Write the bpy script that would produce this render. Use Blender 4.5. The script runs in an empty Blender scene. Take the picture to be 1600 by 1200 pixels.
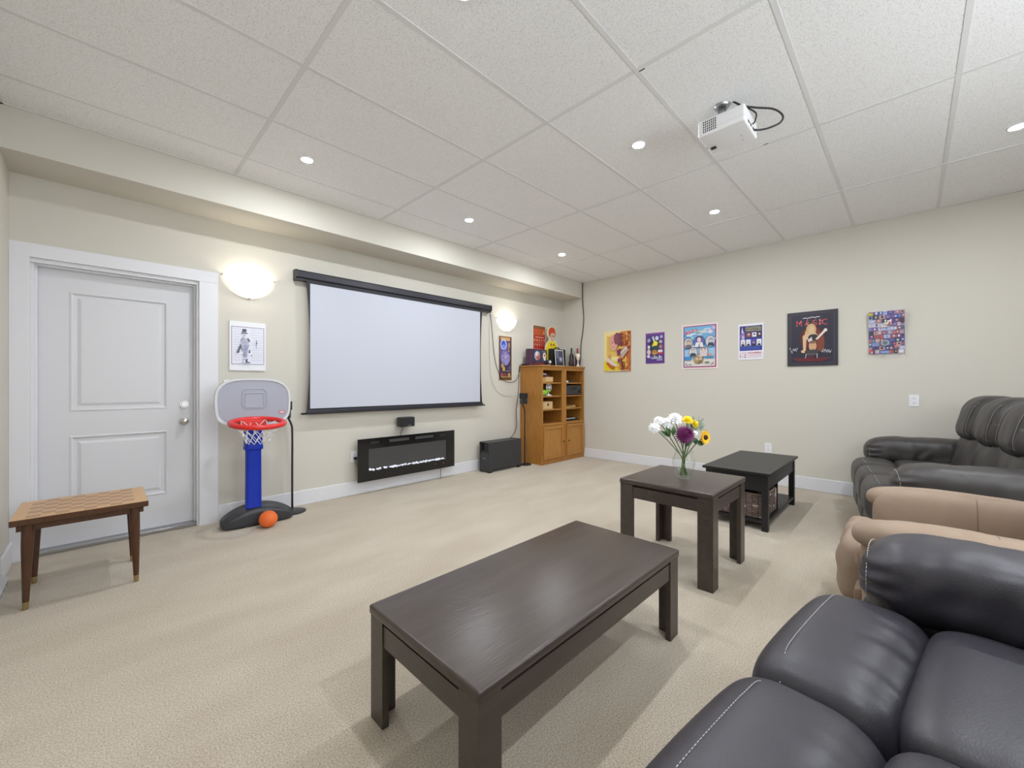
import bpy, bmesh, math, random
from mathutils import Vector, Matrix, noise
random.seed(7)
R = math.radians
C = bpy.context.scene.collection
scene = bpy.context.scene

# ------------------------------------------------------------------ camera
cam = bpy.data.cameras.new('camera'); camo = bpy.data.objects.new('camera', cam); C.objects.link(camo)
camo.location = (0, 0, 1.18); camo.rotation_euler = (R(90), 0, R(-45.49))
cam.sensor_width = 36; cam.lens = 36 * 633 / 1600; cam.clip_start = 0.02; cam.clip_end = 60
scene.camera = camo
# ------------------------------------------------------------------ world, exposure
FILL_DAYLIGHT = 6.0         # even sky through the added rear window, fills the room
w = bpy.data.worlds.new('world'); scene.world = w; w.use_nodes = True
w.node_tree.nodes['Background'].inputs[0].default_value = (0.88, 0.94, 1, 1)   # cool white sky outside the added rear window
w.node_tree.nodes['Background'].inputs[1].default_value = FILL_DAYLIGHT
scene.view_settings.view_transform = 'Standard'; scene.view_settings.look = 'None'
scene.view_settings.gamma = 1; scene.view_settings.use_curve_mapping = False
scene.view_settings.exposure = 0.14
LENS_POWER = 1020.0      # emission of the ceiling downlight lenses
SCONCE_POWER = 2.8     # bulb in each wall sconce (watts)
# room constants (metres)
WX, LX, BY, RY, CZ = 5.545, -0.42, 4.236, -1.55, 2.835
BKY, BKZ = 3.83, 2.583

# ------------------------------------------------------------------ materials
MATS = {}
def mat(name, col, rough=0.6, metal=0.0, noise_amt=0.0, noise_scale=20, bump=0.0, bump_scale=200, spec=None, coat=0, stretch=None, col2=None, emit=0, trans=0, bump_dist=0.002):
    m = bpy.data.materials.new(name); m.use_nodes = True
    nt = m.node_tree; b = nt.nodes['Principled BSDF']
    b.inputs['Base Color'].default_value = (*col, 1); b.inputs['Roughness'].default_value = rough
    b.inputs['Metallic'].default_value = metal
    if spec is not None: b.inputs['Specular IOR Level'].default_value = spec
    if coat: b.inputs['Coat Weight'].default_value = coat; b.inputs['Coat Roughness'].default_value = 0.15
    if emit: b.inputs['Emission Color'].default_value = (*col, 1); b.inputs['Emission Strength'].default_value = emit
    if trans: b.inputs['Transmission Weight'].default_value = trans; b.inputs['IOR'].default_value = 1.45
    if noise_amt or bump:
        tc = nt.nodes.new('ShaderNodeTexCoord'); mp = nt.nodes.new('ShaderNodeMapping')
        nt.links.new(tc.outputs['Object'], mp.inputs[0])
        if stretch: mp.inputs['Scale'].default_value = stretch
    if noise_amt:
        n = nt.nodes.new('ShaderNodeTexNoise'); n.inputs['Scale'].default_value = noise_scale; n.inputs['Detail'].default_value = 4
        nt.links.new(mp.outputs[0], n.inputs['Vector'])
        r = nt.nodes.new('ShaderNodeValToRGB'); r.color_ramp.elements[0].position = 0.3; r.color_ramp.elements[1].position = 0.7
        c2 = col2 or tuple(c * (1 - noise_amt) for c in col)
        r.color_ramp.elements[0].color = (*c2, 1); r.color_ramp.elements[1].color = (*col, 1)
        nt.links.new(n.outputs['Fac'], r.inputs[0]); nt.links.new(r.outputs[0], b.inputs['Base Color'])
    if bump:
        n2 = nt.nodes.new('ShaderNodeTexNoise'); n2.inputs['Scale'].default_value = bump_scale; n2.inputs['Detail'].default_value = 3
        nt.links.new(mp.outputs[0], n2.inputs['Vector'])
        bp = nt.nodes.new('ShaderNodeBump'); bp.inputs['Strength'].default_value = bump; bp.inputs['Distance'].default_value = bump_dist
        nt.links.new(n2.outputs['Fac'], bp.inputs['Height']); nt.links.new(bp.outputs[0], b.inputs['Normal'])
    MATS[name] = m
    return m
def M(n): return MATS[n]
mat('wall_paint', (0.61, 0.58, 0.51), 0.75, bump=0.12, bump_scale=130)
mat('trim_white', (0.72, 0.72, 0.75), 0.42)
mat('door_white', (0.66, 0.66, 0.685), 0.45)
mat('tbar', (0.74, 0.74, 0.73), 0.8, spec=0.15)
mat('satin_brown', (0.062, 0.046, 0.037), 0.33, noise_amt=0.25, noise_scale=3, stretch=(1, 9, 9), bump=0.45, bump_scale=14, bump_dist=0.0015)
mat('black_laminate', (0.008, 0.008, 0.009), 0.40, bump=0.1, bump_scale=90)
mat('black_plastic', (0.014, 0.014, 0.016), 0.42)
mat('black_gloss', (0.008, 0.008, 0.009), 0.12)
mat('black_cloth', (0.012, 0.012, 0.014), 0.8)
mat('charcoal', (0.032, 0.033, 0.036), 0.5)
mat('grey_panel', (0.055, 0.055, 0.055), 0.25)
mat('screen_white', (0.53, 0.55, 0.63), 0.7)
mat('screen_black', (0.012, 0.012, 0.018), 0.6)
mat('screen_case', (0.022, 0.022, 0.032), 0.35)
mat('leather_near', (0.032, 0.029, 0.038), 0.42, bump=0.25, bump_scale=260, spec=0.6)
mat('leather_far', (0.048, 0.043, 0.041), 0.44, bump=0.25, bump_scale=260, spec=0.5)
mat('leather_dark', (0.012, 0.012, 0.013), 0.5)
mat('stitch', (0.42, 0.41, 0.40), 0.8)
mat('suede', (0.32, 0.235, 0.17), 0.85, noise_amt=0.14, noise_scale=9, bump=0.2, bump_scale=300)
mat('suede_dark', (0.22, 0.15, 0.10), 0.9)
mat('oak', (0.47, 0.205, 0.038), 0.42, noise_amt=0.30, noise_scale=9, stretch=(7, 7, 0.7))
mat('oak_panel', (0.49, 0.225, 0.046), 0.42, noise_amt=0.25, noise_scale=10, stretch=(7, 7, 0.6))
mat('oak_inner', (0.42, 0.19, 0.04), 0.5, noise_amt=0.30, noise_scale=9, stretch=(7, 7, 0.7))
mat('maple', (0.64, 0.38, 0.165), 0.35, noise_amt=0.2, noise_scale=12, stretch=(1, 12, 1))
mat('maple_dark', (0.40, 0.225, 0.115), 0.35, noise_amt=0.2, noise_scale=12, stretch=(1, 12, 1))
mat('walnut', (0.085, 0.031, 0.010), 0.35, noise_amt=0.35, noise_scale=9, stretch=(8, 8, 1))
mat('brass', (0.40, 0.30, 0.14), 0.4, 0.8)
mat('chrome', (0.62, 0.60, 0.57), 0.28, 1.0)
mat('steel', (0.42, 0.42, 0.43), 0.35, 1.0)
mat('white_plastic', (0.80, 0.80, 0.82), 0.35)
mat('projector_white', (0.80, 0.80, 0.81), 0.35)
mat('blue_plastic', (0.002, 0.024, 0.36), 0.4, spec=0.3)
mat('grey_plastic', (0.36, 0.37, 0.44), 0.42)
mat('grey_plastic_light', (0.62, 0.63, 0.66), 0.42)
mat('red_plastic', (0.68, 0.025, 0.02), 0.3)
mat('net_white', (0.85, 0.85, 0.85), 0.7)
mat('orange_rubber', (0.85, 0.16, 0.025), 0.5, bump=0.3, bump_scale=220)
mat('base_grey', (0.035, 0.036, 0.040), 0.45)
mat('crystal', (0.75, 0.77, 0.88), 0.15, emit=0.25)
mat('wicker', (0.20, 0.135, 0.115), 0.7, noise_amt=0.5, noise_scale=30)
mat('wicker_pale', (0.40, 0.33, 0.30), 0.7)
mat('stem', (0.09, 0.17, 0.035), 0.5)
mat('stem_dark', (0.075, 0.12, 0.035), 0.5)
mat('leaf', (0.035, 0.10, 0.022), 0.45)
mat('leaf_grey', (0.22, 0.30, 0.22), 0.6)
mat('petal_white', (0.88, 0.88, 0.86), 0.6)
mat('petal_purple', (0.13, 0.006, 0.085), 0.6)
mat('petal_yellow', (0.90, 0.68, 0.01), 0.6)
mat('petal_gold', (0.88, 0.52, 0.01), 0.6)
mat('flower_centre', (0.04, 0.012, 0.01), 0.8)
mat('paper_white', (0.80, 0.80, 0.84), 0.6)
mat('paper_cream', (0.75, 0.66, 0.45), 0.6)
mat('wood_pale', (0.62, 0.42, 0.20), 0.5)
mat('wood_pine', (0.50, 0.30, 0.11), 0.5)
mat('green_plastic', (0.28, 0.55, 0.04), 0.35)
mat('purple_card', (0.07, 0.025, 0.06), 0.4)
mat('magenta_cloth', (0.16, 0.03, 0.12), 0.8)
mat('bottle_dark', (0.035, 0.018, 0.012), 0.15)
mat('bottle_green', (0.02, 0.03, 0.012), 0.15)
mat('foil_red', (0.35, 0.03, 0.03), 0.35)
mat('foil_black', (0.02, 0.02, 0.022), 0.3)
mat('trophy', (0.80, 0.74, 0.62), 0.3, 0.3)
mat('cable', (0.012, 0.012, 0.012), 0.5)
mat('cable_grey', (0.30, 0.29, 0.25), 0.6)
mat('ceil_slab', (0.6, 0.6, 0.6), 0.8)
mat('lens_off', (0.9, 0.9, 0.9), 0.4)
mat('vent_white', (0.62, 0.62, 0.64), 0.4)

def emission(name, col, strength):
    m = bpy.data.materials.new(name); m.use_nodes = True; nt = m.node_tree
    for n in list(nt.nodes): nt.nodes.remove(n)
    e = nt.nodes.new('ShaderNodeEmission'); e.inputs[0].default_value = (*col, 1); e.inputs[1].default_value = strength
    o = nt.nodes.new('ShaderNodeOutputMaterial'); nt.links.new(e.outputs[0], o.inputs[0]); MATS[name] = m
emission('lens', (0.915, 0.96, 1.02), LENS_POWER)
# frosted sconce glass, lit from inside
def sconce_glass():
    m = bpy.data.materials.new('sconce_glass'); m.use_nodes = True; nt = m.node_tree
    b = nt.nodes['Principled BSDF']; b.inputs['Base Color'].default_value = (0.95, 0.93, 0.88, 1); b.inputs['Roughness'].default_value = 0.4
    b.inputs['Emission Color'].default_value = (1.0, 0.975, 0.92, 1); b.inputs['Emission Strength'].default_value = 0.5
    MATS['sconce_glass'] = m
sconce_glass()
# acoustic tile: pale with fine dark fissures
def tile_mat():
    m = bpy.data.materials.new('acoustic_tile'); m.use_nodes = True; nt = m.node_tree; b = nt.nodes['Principled BSDF']
    b.inputs['Roughness'].default_value = 0.9
    tc = nt.nodes.new('ShaderNodeTexCoord')
    n = nt.nodes.new('ShaderNodeTexNoise'); n.inputs['Scale'].default_value = 150; n.inputs['Detail'].default_value = 5; n.inputs['Roughness'].default_value = 0.7
    nt.links.new(tc.outputs['Generated'], n.inputs[0])
    g = nt.nodes.new('ShaderNodeNewGeometry'); nt.links.new(g.outputs['Position'], n.inputs['Vector'])
    r = nt.nodes.new('ShaderNodeValToRGB'); e = r.color_ramp.elements
    e[0].position = 0.33; e[0].color = (0.62, 0.615, 0.60, 1); e[1].position = 0.50; e[1].color = (0.90, 0.90, 0.895, 1)
    nt.links.new(n.outputs['Fac'], r.inputs[0]); nt.links.new(r.outputs[0], b.inputs['Base Color'])
    bp = nt.nodes.new('ShaderNodeBump'); bp.inputs['Strength'].default_value = 0.35; bp.inputs['Distance'].default_value = 0.003
    nt.links.new(n.outputs['Fac'], bp.inputs['Height']); nt.links.new(bp.outputs[0], b.inputs['Normal'])
    MATS['acoustic_tile'] = m
tile_mat()
def carpet_mat():
    m = bpy.data.materials.new('carpet'); m.use_nodes = True; nt = m.node_tree; b = nt.nodes['Principled BSDF']
    b.inputs['Roughness'].default_value = 0.95; b.inputs['Sheen Weight'].default_value = 0.25; b.inputs['Specular IOR Level'].default_value = 0.15
    g = nt.nodes.new('ShaderNodeNewGeometry')
    mp = nt.nodes.new('ShaderNodeMapping'); mp.inputs['Rotation'].default_value = (0, 0, R(20)); mp.inputs['Scale'].default_value = (0.9, 2.2, 1)
    nt.links.new(g.outputs['Position'], mp.inputs[0])
    big = nt.nodes.new('ShaderNodeTexNoise'); big.inputs['Scale'].default_value = 1.6; big.inputs['Detail'].default_value = 3
    nt.links.new(mp.outputs[0], big.inputs['Vector'])
    fine = nt.nodes.new('ShaderNodeTexNoise'); fine.inputs['Scale'].default_value = 170; fine.inputs['Detail'].default_value = 3; fine.inputs['Roughness'].default_value = 0.7
    nt.links.new(g.outputs['Position'], fine.inputs['Vector'])
    r1 = nt.nodes.new('ShaderNodeValToRGB'); e = r1.color_ramp.elements
    e[0].position = 0.35; e[0].color = (0.535, 0.455, 0.350, 1); e[1].position = 0.65; e[1].color = (0.605, 0.53, 0.425, 1)
    nt.links.new(big.outputs['Fac'], r1.inputs[0])
    r2 = nt.nodes.new('ShaderNodeValToRGB'); e = r2.color_ramp.elements
    e[0].position = 0.30; e[0].color = (0.50, 0.48, 0.46, 1); e[1].position = 0.60; e[1].color = (1.12, 1.12, 1.12, 1)
    nt.links.new(fine.outputs['Fac'], r2.inputs[0])
    mx = nt.nodes.new('ShaderNodeMix'); mx.data_type = 'RGBA'; mx.blend_type = 'MULTIPLY'; mx.inputs[0].default_value = 1.0
    nt.links.new(r1.outputs[0], mx.inputs[6]); nt.links.new(r2.outputs[0], mx.inputs[7]); nt.links.new(mx.outputs[2], b.inputs['Base Color'])
    bp = nt.nodes.new('ShaderNodeBump'); bp.inputs['Strength'].default_value = 0.7; bp.inputs['Distance'].default_value = 0.008
    nt.links.new(fine.outputs['Fac'], bp.inputs['Height']); nt.links.new(bp.outputs[0], b.inputs['Normal'])
    MATS['carpet'] = m
carpet_mat()
def clear_mat(name, tint, ior, rough=0.02):
    # thin clear glass or water: straight-through light plus a Fresnel reflection
    m = bpy.data.materials.new(name); m.use_nodes = True; nt = m.node_tree
    for n in list(nt.nodes): nt.nodes.remove(n)
    tr = nt.nodes.new('ShaderNodeBsdfTransparent'); tr.inputs[0].default_value = (*tint, 1)
    gl = nt.nodes.new('ShaderNodeBsdfGlossy'); gl.inputs['Roughness'].default_value = rough
    lw = nt.nodes.new('ShaderNodeLayerWeight'); lw.inputs[0].default_value = 0.5
    pw = nt.nodes.new('ShaderNodeMath'); pw.operation = 'POWER'; pw.inputs[1].default_value = 4.0
    fr = nt.nodes.new('ShaderNodeMath'); fr.operation = 'MULTIPLY_ADD'; fr.inputs[1].default_value = ior; fr.inputs[2].default_value = 0.03
    nt.links.new(lw.outputs['Facing'], pw.inputs[0]); nt.links.new(pw.outputs[0], fr.inputs[0])
    mx = nt.nodes.new('ShaderNodeMixShader'); o = nt.nodes.new('ShaderNodeOutputMaterial')
    nt.links.new(fr.outputs[0], mx.inputs[0]); nt.links.new(tr.outputs[0], mx.inputs[1]); nt.links.new(gl.outputs[0], mx.inputs[2]); nt.links.new(mx.outputs[0], o.inputs[0])
    MATS[name] = m
clear_mat('glass', (0.97, 0.985, 0.975), 0.45); clear_mat('water', (0.96, 0.985, 0.96), 0.15)
def print_mat():
    m = bpy.data.materials.new('printed_ink'); m.use_nodes = True; nt = m.node_tree; b = nt.nodes['Principled BSDF']
    b.inputs['Roughness'].default_value = 0.4
    a = nt.nodes.new('ShaderNodeVertexColor'); a.layer_name = 'ink'; nt.links.new(a.outputs[0], b.inputs['Base Color'])
    MATS['printed_ink'] = m
print_mat()

# ------------------------------------------------------------------ helpers
def link(name, me, m, parent=None, smooth=False, auto=None):
    if smooth:
        for p in me.polygons: p.use_smooth = True
    if auto is not None:
        me.polygons.foreach_set('use_smooth', [True] * len(me.polygons)); me.set_sharp_from_angle(angle=R(auto))
    o = bpy.data.objects.new(name, me); C.objects.link(o)
    if m and not me.materials: me.materials.append(M(m))
    if parent: o.parent = parent
    return o
def obj(name, bm, m, parent=None, smooth=False, auto=None):
    me = bpy.data.meshes.new(name); bmesh.ops.recalc_face_normals(bm, faces=bm.faces); bm.to_mesh(me); bm.free()
    return link(name, me, m, parent, smooth, auto)
def tag(o, label, cat, group=None):
    o['label'] = label; o['category'] = cat
    if group: o['group'] = group
    return o
def thing(name, label, cat, loc=(0, 0, 0), rz=0, group=None):
    o = bpy.data.objects.new(name, None); C.objects.link(o); o.location = loc; o.rotation_euler = (0, 0, rz); o.empty_display_size = 0.1
    return tag(o, label, cat, group)
def struct(name, bm, m, parent=None, label=None, auto=None):
    o = obj(name, bm, m, parent, auto=auto); o['kind'] = 'structure'
    if label: o['label'] = label
    return o
def nb(): return bmesh.new()
def box(bm, x0, x1, y0, y1, z0, z1):
    v = [bm.verts.new(p) for p in [(x0,y0,z0),(x1,y0,z0),(x1,y1,z0),(x0,y1,z0),(x0,y0,z1),(x1,y0,z1),(x1,y1,z1),(x0,y1,z1)]]
    for f in [(0,3,2,1),(4,5,6,7),(0,1,5,4),(1,2,6,5),(2,3,7,6),(3,0,4,7)]: bm.faces.new([v[i] for i in f])
    return bm
def bev(bm, off, seg=2):
    bmesh.ops.bevel(bm, geom=list(bm.edges), offset=off, segments=seg, profile=0.6, affect='EDGES', clamp_overlap=True); return bm
def B(x0, x1, y0, y1, z0, z1, off=0, seg=2):
    bm = box(nb(), x0, x1, y0, y1, z0, z1)
    if off: bev(bm, off, seg)
    return bm
def cyl(bm, p0, p1, r0, r1=None, n=20, cap=True):
    r1 = r0 if r1 is None else r1
    p0, p1 = Vector(p0), Vector(p1); d = (p1 - p0).normalized()
    a = d.orthogonal().normalized(); b = d.cross(a)
    ring = lambda p, r: [bm.verts.new(p + (a * math.cos(2*math.pi*i/n) + b * math.sin(2*math.pi*i/n)) * r) for i in range(n)]
    A, Bq = ring(p0, r0), ring(p1, r1)
    for i in range(n): bm.faces.new([A[i], A[(i+1) % n], Bq[(i+1) % n], Bq[i]])
    if cap: bm.faces.new(A[::-1]); bm.faces.new(Bq)
    return bm
def catmull(pts, k=6):
    P = [Vector(p) for p in pts]; P = [P[0]*2-P[1]] + P + [P[-1]*2-P[-2]]; out = []
    for i in range(1, len(P)-2):
        for j in range(k):
            t = j / k
            out.append(0.5*((2*P[i]) + (-P[i-1]+P[i+1])*t + (2*P[i-1]-5*P[i]+4*P[i+1]-P[i+2])*t*t + (-P[i-1]+3*P[i]-3*P[i+1]+P[i+2])*t**3))
    out.append(P[-2]); return out
def tube(bm, pts, r, n=8, closed=False):
    pts = [Vector(p) for p in pts]; rings = []; up = None; N = len(pts)
    for i, p in enumerate(pts):
        a = pts[(i-1) % N] if (closed or i > 0) else p; b = pts[(i+1) % N] if (closed or i < N-1) else p
        d = (b - a).normalized()
        if up is None: up = d.orthogonal().normalized()
        up = (up - d * up.dot(d)); up = up.normalized() if up.length > 1e-6 else d.orthogonal().normalized()
        s = d.cross(up); rr = r[i] if isinstance(r, (list, tuple)) else r
        rings.append([bm.verts.new(p + (up*math.cos(2*math.pi*k/n) + s*math.sin(2*math.pi*k/n))*rr) for k in range(n)])
    m = N if closed else N-1
    for i in range(m):
        A, Bq = rings[i], rings[(i+1) % N]
        for k in range(n): bm.faces.new([A[k], A[(k+1) % n], Bq[(k+1) % n], Bq[k]])
    if not closed: bm.faces.new(rings[0][::-1]); bm.faces.new(rings[-1])
    return bm
def lathe(bm, prof, cx=0, cy=0, n=32, square=0.0, sy=1.0, rot=0, close=False):
    """prof: list of (r, z); square > 0 pushes the section towards a rounded square"""
    rings = []
    for r, z in prof:
        ring = []
        for i in range(n):
            t = 2*math.pi*i/n + rot; c, s = math.cos(t), math.sin(t)
            if square:
                p = 2 + square; k = 1/((abs(c)**p + abs(s)**p)**(1/p)); c, s = c*k, s*k
            ring.append(bm.verts.new((cx + r*c, cy + r*s*sy, z)))
        rings.append(ring)
    for A, Bq in zip(rings, rings[1:]):
        for i in range(n): bm.faces.new([A[i], A[(i+1) % n], Bq[(i+1) % n], Bq[i]])
    if close: bm.faces.new(rings[0][::-1]); bm.faces.new(rings[-1])
    return bm
def prism(bm, poly, axis, a, b):
    """extrude a 2D polygon along an axis: 'x' -> (y,z), 'y' -> (x,z), 'z' -> (x,y)"""
    f = {'x': lambda p, t: (t, p[0], p[1]), 'y': lambda p, t: (p[0], t, p[1]), 'z': lambda p, t: (p[0], p[1], t)}[axis]
    A = [bm.verts.new(f(p, a)) for p in poly]; Bq = [bm.verts.new(f(p, b)) for p in poly]; n = len(poly)
    bm.faces.new(A); bm.faces.new(Bq[::-1])
    for i in range(n): bm.faces.new([A[i], Bq[i], Bq[(i+1) % n], A[(i+1) % n]])
    return bm
def puff(bm, c, h, p=4.0, n=14, deform=None):
    """soft cushion: a subdivided cube pulled to a super-ellipsoid"""
    vs = {}
    pp = p if isinstance(p, (tuple, list)) else (p, p, p)
    def V(i, j, k):
        key = (i, j, k)
        if key not in vs:
            q = [math.tan((t/n*2-1)*math.pi/4) for t in key]
            e = max(pp)
            s = sum(abs(q[a])**pp[a] for a in range(3))
            lo, hi = 0.3, 1.2
            for _ in range(26):
                mid = (lo+hi)/2
                if sum((abs(q[a])*mid)**pp[a] for a in range(3)) > 1: hi = mid
                else: lo = mid
            v = Vector([q[a]*lo*h[a] for a in range(3)])
            if deform: v = deform(v)
            vs[key] = bm.verts.new(v + Vector(c))
        return vs[key]
    for i in range(n):
        for j in range(n):
            for k in (0, n):
                for f in ([(i,j,k),(i+1,j,k),(i+1,j+1,k),(i,j+1,k)], [(i,k,j),(i+1,k,j),(i+1,k,j+1),(i,k,j+1)], [(k,i,j),(k,i+1,j),(k,i+1,j+1),(k,i,j+1)]):
                    bm.faces.new([V(*t) for t in f])
    return bm

# flat print: polygons with ink colours, laid in thin layers on a sheet
class Print:
    def __init__(s, w, h): s.w, s.h, s.P, s.n, s.T = w, h, [], 0, []
    def poly(s, pts, col): s.n += 1; s.P.append((pts, col, s.n)); return s
    def rect(s, x0, y0, x1, y1, col): return s.poly([(x0,y0),(x1,y0),(x1,y1),(x0,y1)], col)
    def ell(s, cx, cy, rx, ry, col, n=20, a0=0, a1=360):
        full = a1 - a0 >= 360; k = n if full else n+1
        return s.poly([(cx+rx*math.cos(R(a0+(a1-a0)*i/n)), cy+ry*math.sin(R(a0+(a1-a0)*i/n))) for i in range(k)], col)
    def text(s, body, x0, y0, x1, y1, col): s.n += 1; s.T.append((body, x0, y0, x1, y1, col, s.n)); return s
    def squig(s, x0, y0, x1, y1, col, n=14, amp=0.5, seed=1):
        rr = random.Random(seed); dx = (x1-x0)/n; s.n += 1
        pr = None
        for i in range(n+1):
            p = (x0+dx*i, y0+(y1-y0)*(0.5+amp*(rr.random()-0.5)*2*0.5))
            if pr: 
                t = (y1-y0)*0.10
                s.P.append(([(pr[0],pr[1]-t),(p[0],p[1]-t),(p[0],p[1]+t),(pr[0],pr[1]+t)], col, s.n))
            pr = p
        return s
    def person(s, cx, cy, k, skin, hair, coat, tie=None):
        """tiny head-and-shoulders figure"""
        s.poly([(cx-1.1*k,cy-1.25*k),(cx+1.1*k,cy-1.25*k),(cx+0.75*k,cy-0.35*k),(cx-0.75*k,cy-0.35*k)], coat)
        s.ell(cx, cy+0.32*k, 0.62*k, 0.62*k*s.w/s.h, hair, 14); s.ell(cx, cy+0.15*k, 0.48*k, 0.62*k*s.w/s.h, skin, 14)
        if tie: s.poly([(cx-0.15*k,cy-1.2*k),(cx+0.15*k,cy-1.2*k),(cx,cy-0.4*k)], tie)
        return s
    def build(s, parent, y0=0.0, z0=0.0, step=0.00025):
        vs, fs, cols = [], [], []
        for pts, col, l in s.P:
            b = len(vs)
            for (x, y) in pts: vs.append(((min(max(x,0),1)-0.5)*s.w, y0-l*step, z0+min(max(y,0),1)*s.h))
            fs.append(list(range(b, b+len(pts)))); cols.append(col)
        if fs:
            me = bpy.data.meshes.new('print'); me.from_pydata(vs, [], fs); me.update()
            a = me.color_attributes.new('ink', 'FLOAT_COLOR', 'CORNER'); k = 0
            for f, c in zip(fs, cols):
                for _ in f: a.data[k].color = (*c, 1); k += 1
            link('print', me, 'printed_ink', parent)
        for body, xa, ya, xb, yb, col, l in s.T:
            lettering(body, (xa-0.5)*s.w, z0+ya*s.h, (xb-0.5)*s.w, z0+yb*s.h, y0-l*step, col, parent)
def lettering(body, x0, z0, x1, z1, y, col, parent, keep=False):
    cu = bpy.data.curves.new('t', 'FONT'); cu.body = body; cu.resolution_u = 2
    to = bpy.data.objects.new('t', cu); C.objects.link(to)
    dg = bpy.context.evaluated_depsgraph_get(); me = bpy.data.meshes.new_from_object(to.evaluated_get(dg))
    bpy.data.objects.remove(to); bpy.data.curves.remove(cu)
    xs = [v.co.x for v in me.vertices]; ys = [v.co.y for v in me.vertices]
    if not xs: return
    ax, bx, ay, by = min(xs), max(xs), min(ys), max(ys)
    for v in me.vertices: v.co = (x0+(v.co.x-ax)/(bx-ax)*(x1-x0), y, z0+(v.co.y-ay)/max(1e-6, by-ay)*(z1-z0))
    me.name = 'lettering'
    a = me.color_attributes.new('ink', 'FLOAT_COLOR', 'CORNER')
    for d in a.data: d.color = (*col, 1)
    me.materials.clear()
    return link('lettering', me, 'printed_ink', parent)
def poster(name, label, w, h, loc, rz, p, board='paper_white', th=0.006, cat='poster', group=None):
    """thin board whose printed face looks along local -y; loc = bottom centre on the wall plane"""
    t = thing(name, label, cat, loc, rz, group)
    obj('board', B(-w/2, w/2, -th, -0.0005, 0, h), board, t)
    if p: p.build(t, -th-0.0002)
    return t

# ================================================================== THE ROOM
struct('floor', B(LX, WX, RY, BY+0.15, -0.1, 0), 'carpet', label='beige cut-pile carpet floor')
struct('wall_left', B(LX-0.12, LX, RY, BY+0.15, 0, 2.95), 'wall_paint', label='beige painted left wall')
struct('wall_right', B(WX, WX+0.12, RY, BY+0.15, 0, 2.95), 'wall_paint', label='beige painted wall with posters')
WN = (-0.1, 3.3, 1.15, 2.45)   # unseen window, added so daylight brightens the ceiling and room
bm = nb(); box(bm, LX, WN[0], RY-0.12, RY, 0, 2.95); box(bm, WN[1], WX, RY-0.12, RY, 0, 2.95); box(bm, WN[0], WN[1], RY-0.12, RY, 0, WN[2]); box(bm, WN[0], WN[1], RY-0.12, RY, WN[3], 2.95)
struct('wall_rear', bm, 'wall_paint', label='beige painted wall behind the seats with added window')
bm = nb()
for k in range(4): x = WN[0]+(WN[1]-WN[0]-0.05)*k/3; box(bm, x, x+0.05, RY-0.10, RY-0.04, WN[2], WN[3])
box(bm, WN[0]+0.05, WN[1]-0.05, RY-0.10, RY-0.04, WN[2], WN[2]+0.05); box(bm, WN[0]+0.05, WN[1]-0.05, RY-0.10, RY-0.04, WN[3]-0.05, WN[3])
struct('added_window', bm, 'trim_white', label='wide white-framed window added behind the seats for fill light')
bm = nb(); box(bm, LX, -0.335, BY, BY+0.15, 0, 2.95); box(bm, 0.585, WX, BY, BY+0.15, 0, 2.95); box(bm, -0.335, 0.585, BY, BY+0.15, 2.035, 2.95)
struct('wall_back', bm, 'wall_paint', label='beige painted wall with door and projection screen')
struct('wall_bulkhead', B(LX, WX, BKY, BY, BKZ, 2.95), 'wall_paint', label='beige boxed bulkhead along the top of the back wall')
# suspended ceiling: slab, T-bars, lay-in tiles
ceil = struct('ceiling', B(LX, WX, RY, BKY, 2.866, 2.95), 'ceil_slab', label='suspended ceiling of white acoustic tiles')
gx = [LX] + [0.751 + 1.2385*i for i in range(4)] + [WX]
gy = [BKY] + [3.471 - 0.6096*j for j in range(9)]; gy = [y for y in gy if y > RY] + [RY]
tile_cache = {}
for i in range(len(gx)-1):
    for j in range(len(gy)-1):
        a, b = gx[i]+0.005, gx[i+1]-0.005; c, d = gy[j+1]+0.005, gy[j]-0.005
        key = (round(b-a, 3), round(d-c, 3))
        if key not in tile_cache:
            bm = B(-(b-a)/2, (b-a)/2, -(d-c)/2, (d-c)/2, 0, 0.015); me = bpy.data.meshes.new('ceiling_tile'); bm.to_mesh(me); bm.free(); me.materials.append(M('acoustic_tile')); tile_cache[key] = me
        o = bpy.data.objects.new('ceiling_tile', tile_cache[key]); C.objects.link(o); o.parent = ceil
        o.location = ((a+b)/2, (c+d)/2, 2.8385)
for x in gx[1:-1]: obj('grid_bar', B(x-0.012, x+0.012, RY, BKY, 2.836, 2.866), 'tbar', ceil)
for y in gy[1:-1]: obj('cross_bar', B(LX, WX, y-0.012, y+0.012, 2.8365, 2.866), 'tbar', ceil)
obj('edge_angle', B(LX, WX, BKY-0.02, BKY, 2.8355, 2.8405), 'tbar', ceil)
obj('edge_angle', B(WX-0.02, WX, RY, BKY, 2.8355, 2.8405), 'tbar', ceil)
obj('edge_angle', B(LX, LX+0.02, RY, BKY, 2.8355, 2.8405), 'tbar', ceil)
for gx_, gy_ in ((2.004, 1.009), (3.222, 0.712)): obj('tile_gap', B(gx_-0.004, gx_+0.004, gy_-0.016, gy_+0.016, 2.8355, 2.8362), 'black_cloth', ceil)
# baseboards
def baseboard(name, x0, x1, y0, y1):
    struct(name, B(x0, x1, y0, y1, 0, 0.142, 0.004, 1), 'trim_white', label=None)
baseboard('baseboard_back', 0.708, WX, BY-0.016, BY)
baseboard('baseboard_right', WX-0.016, WX, RY, BY-0.016)
baseboard('baseboard_left', LX, LX+0.016, 3.86, BY-0.018)
baseboard('baseboard_rear', LX, WX-0.016, RY, RY+0.016)
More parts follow.
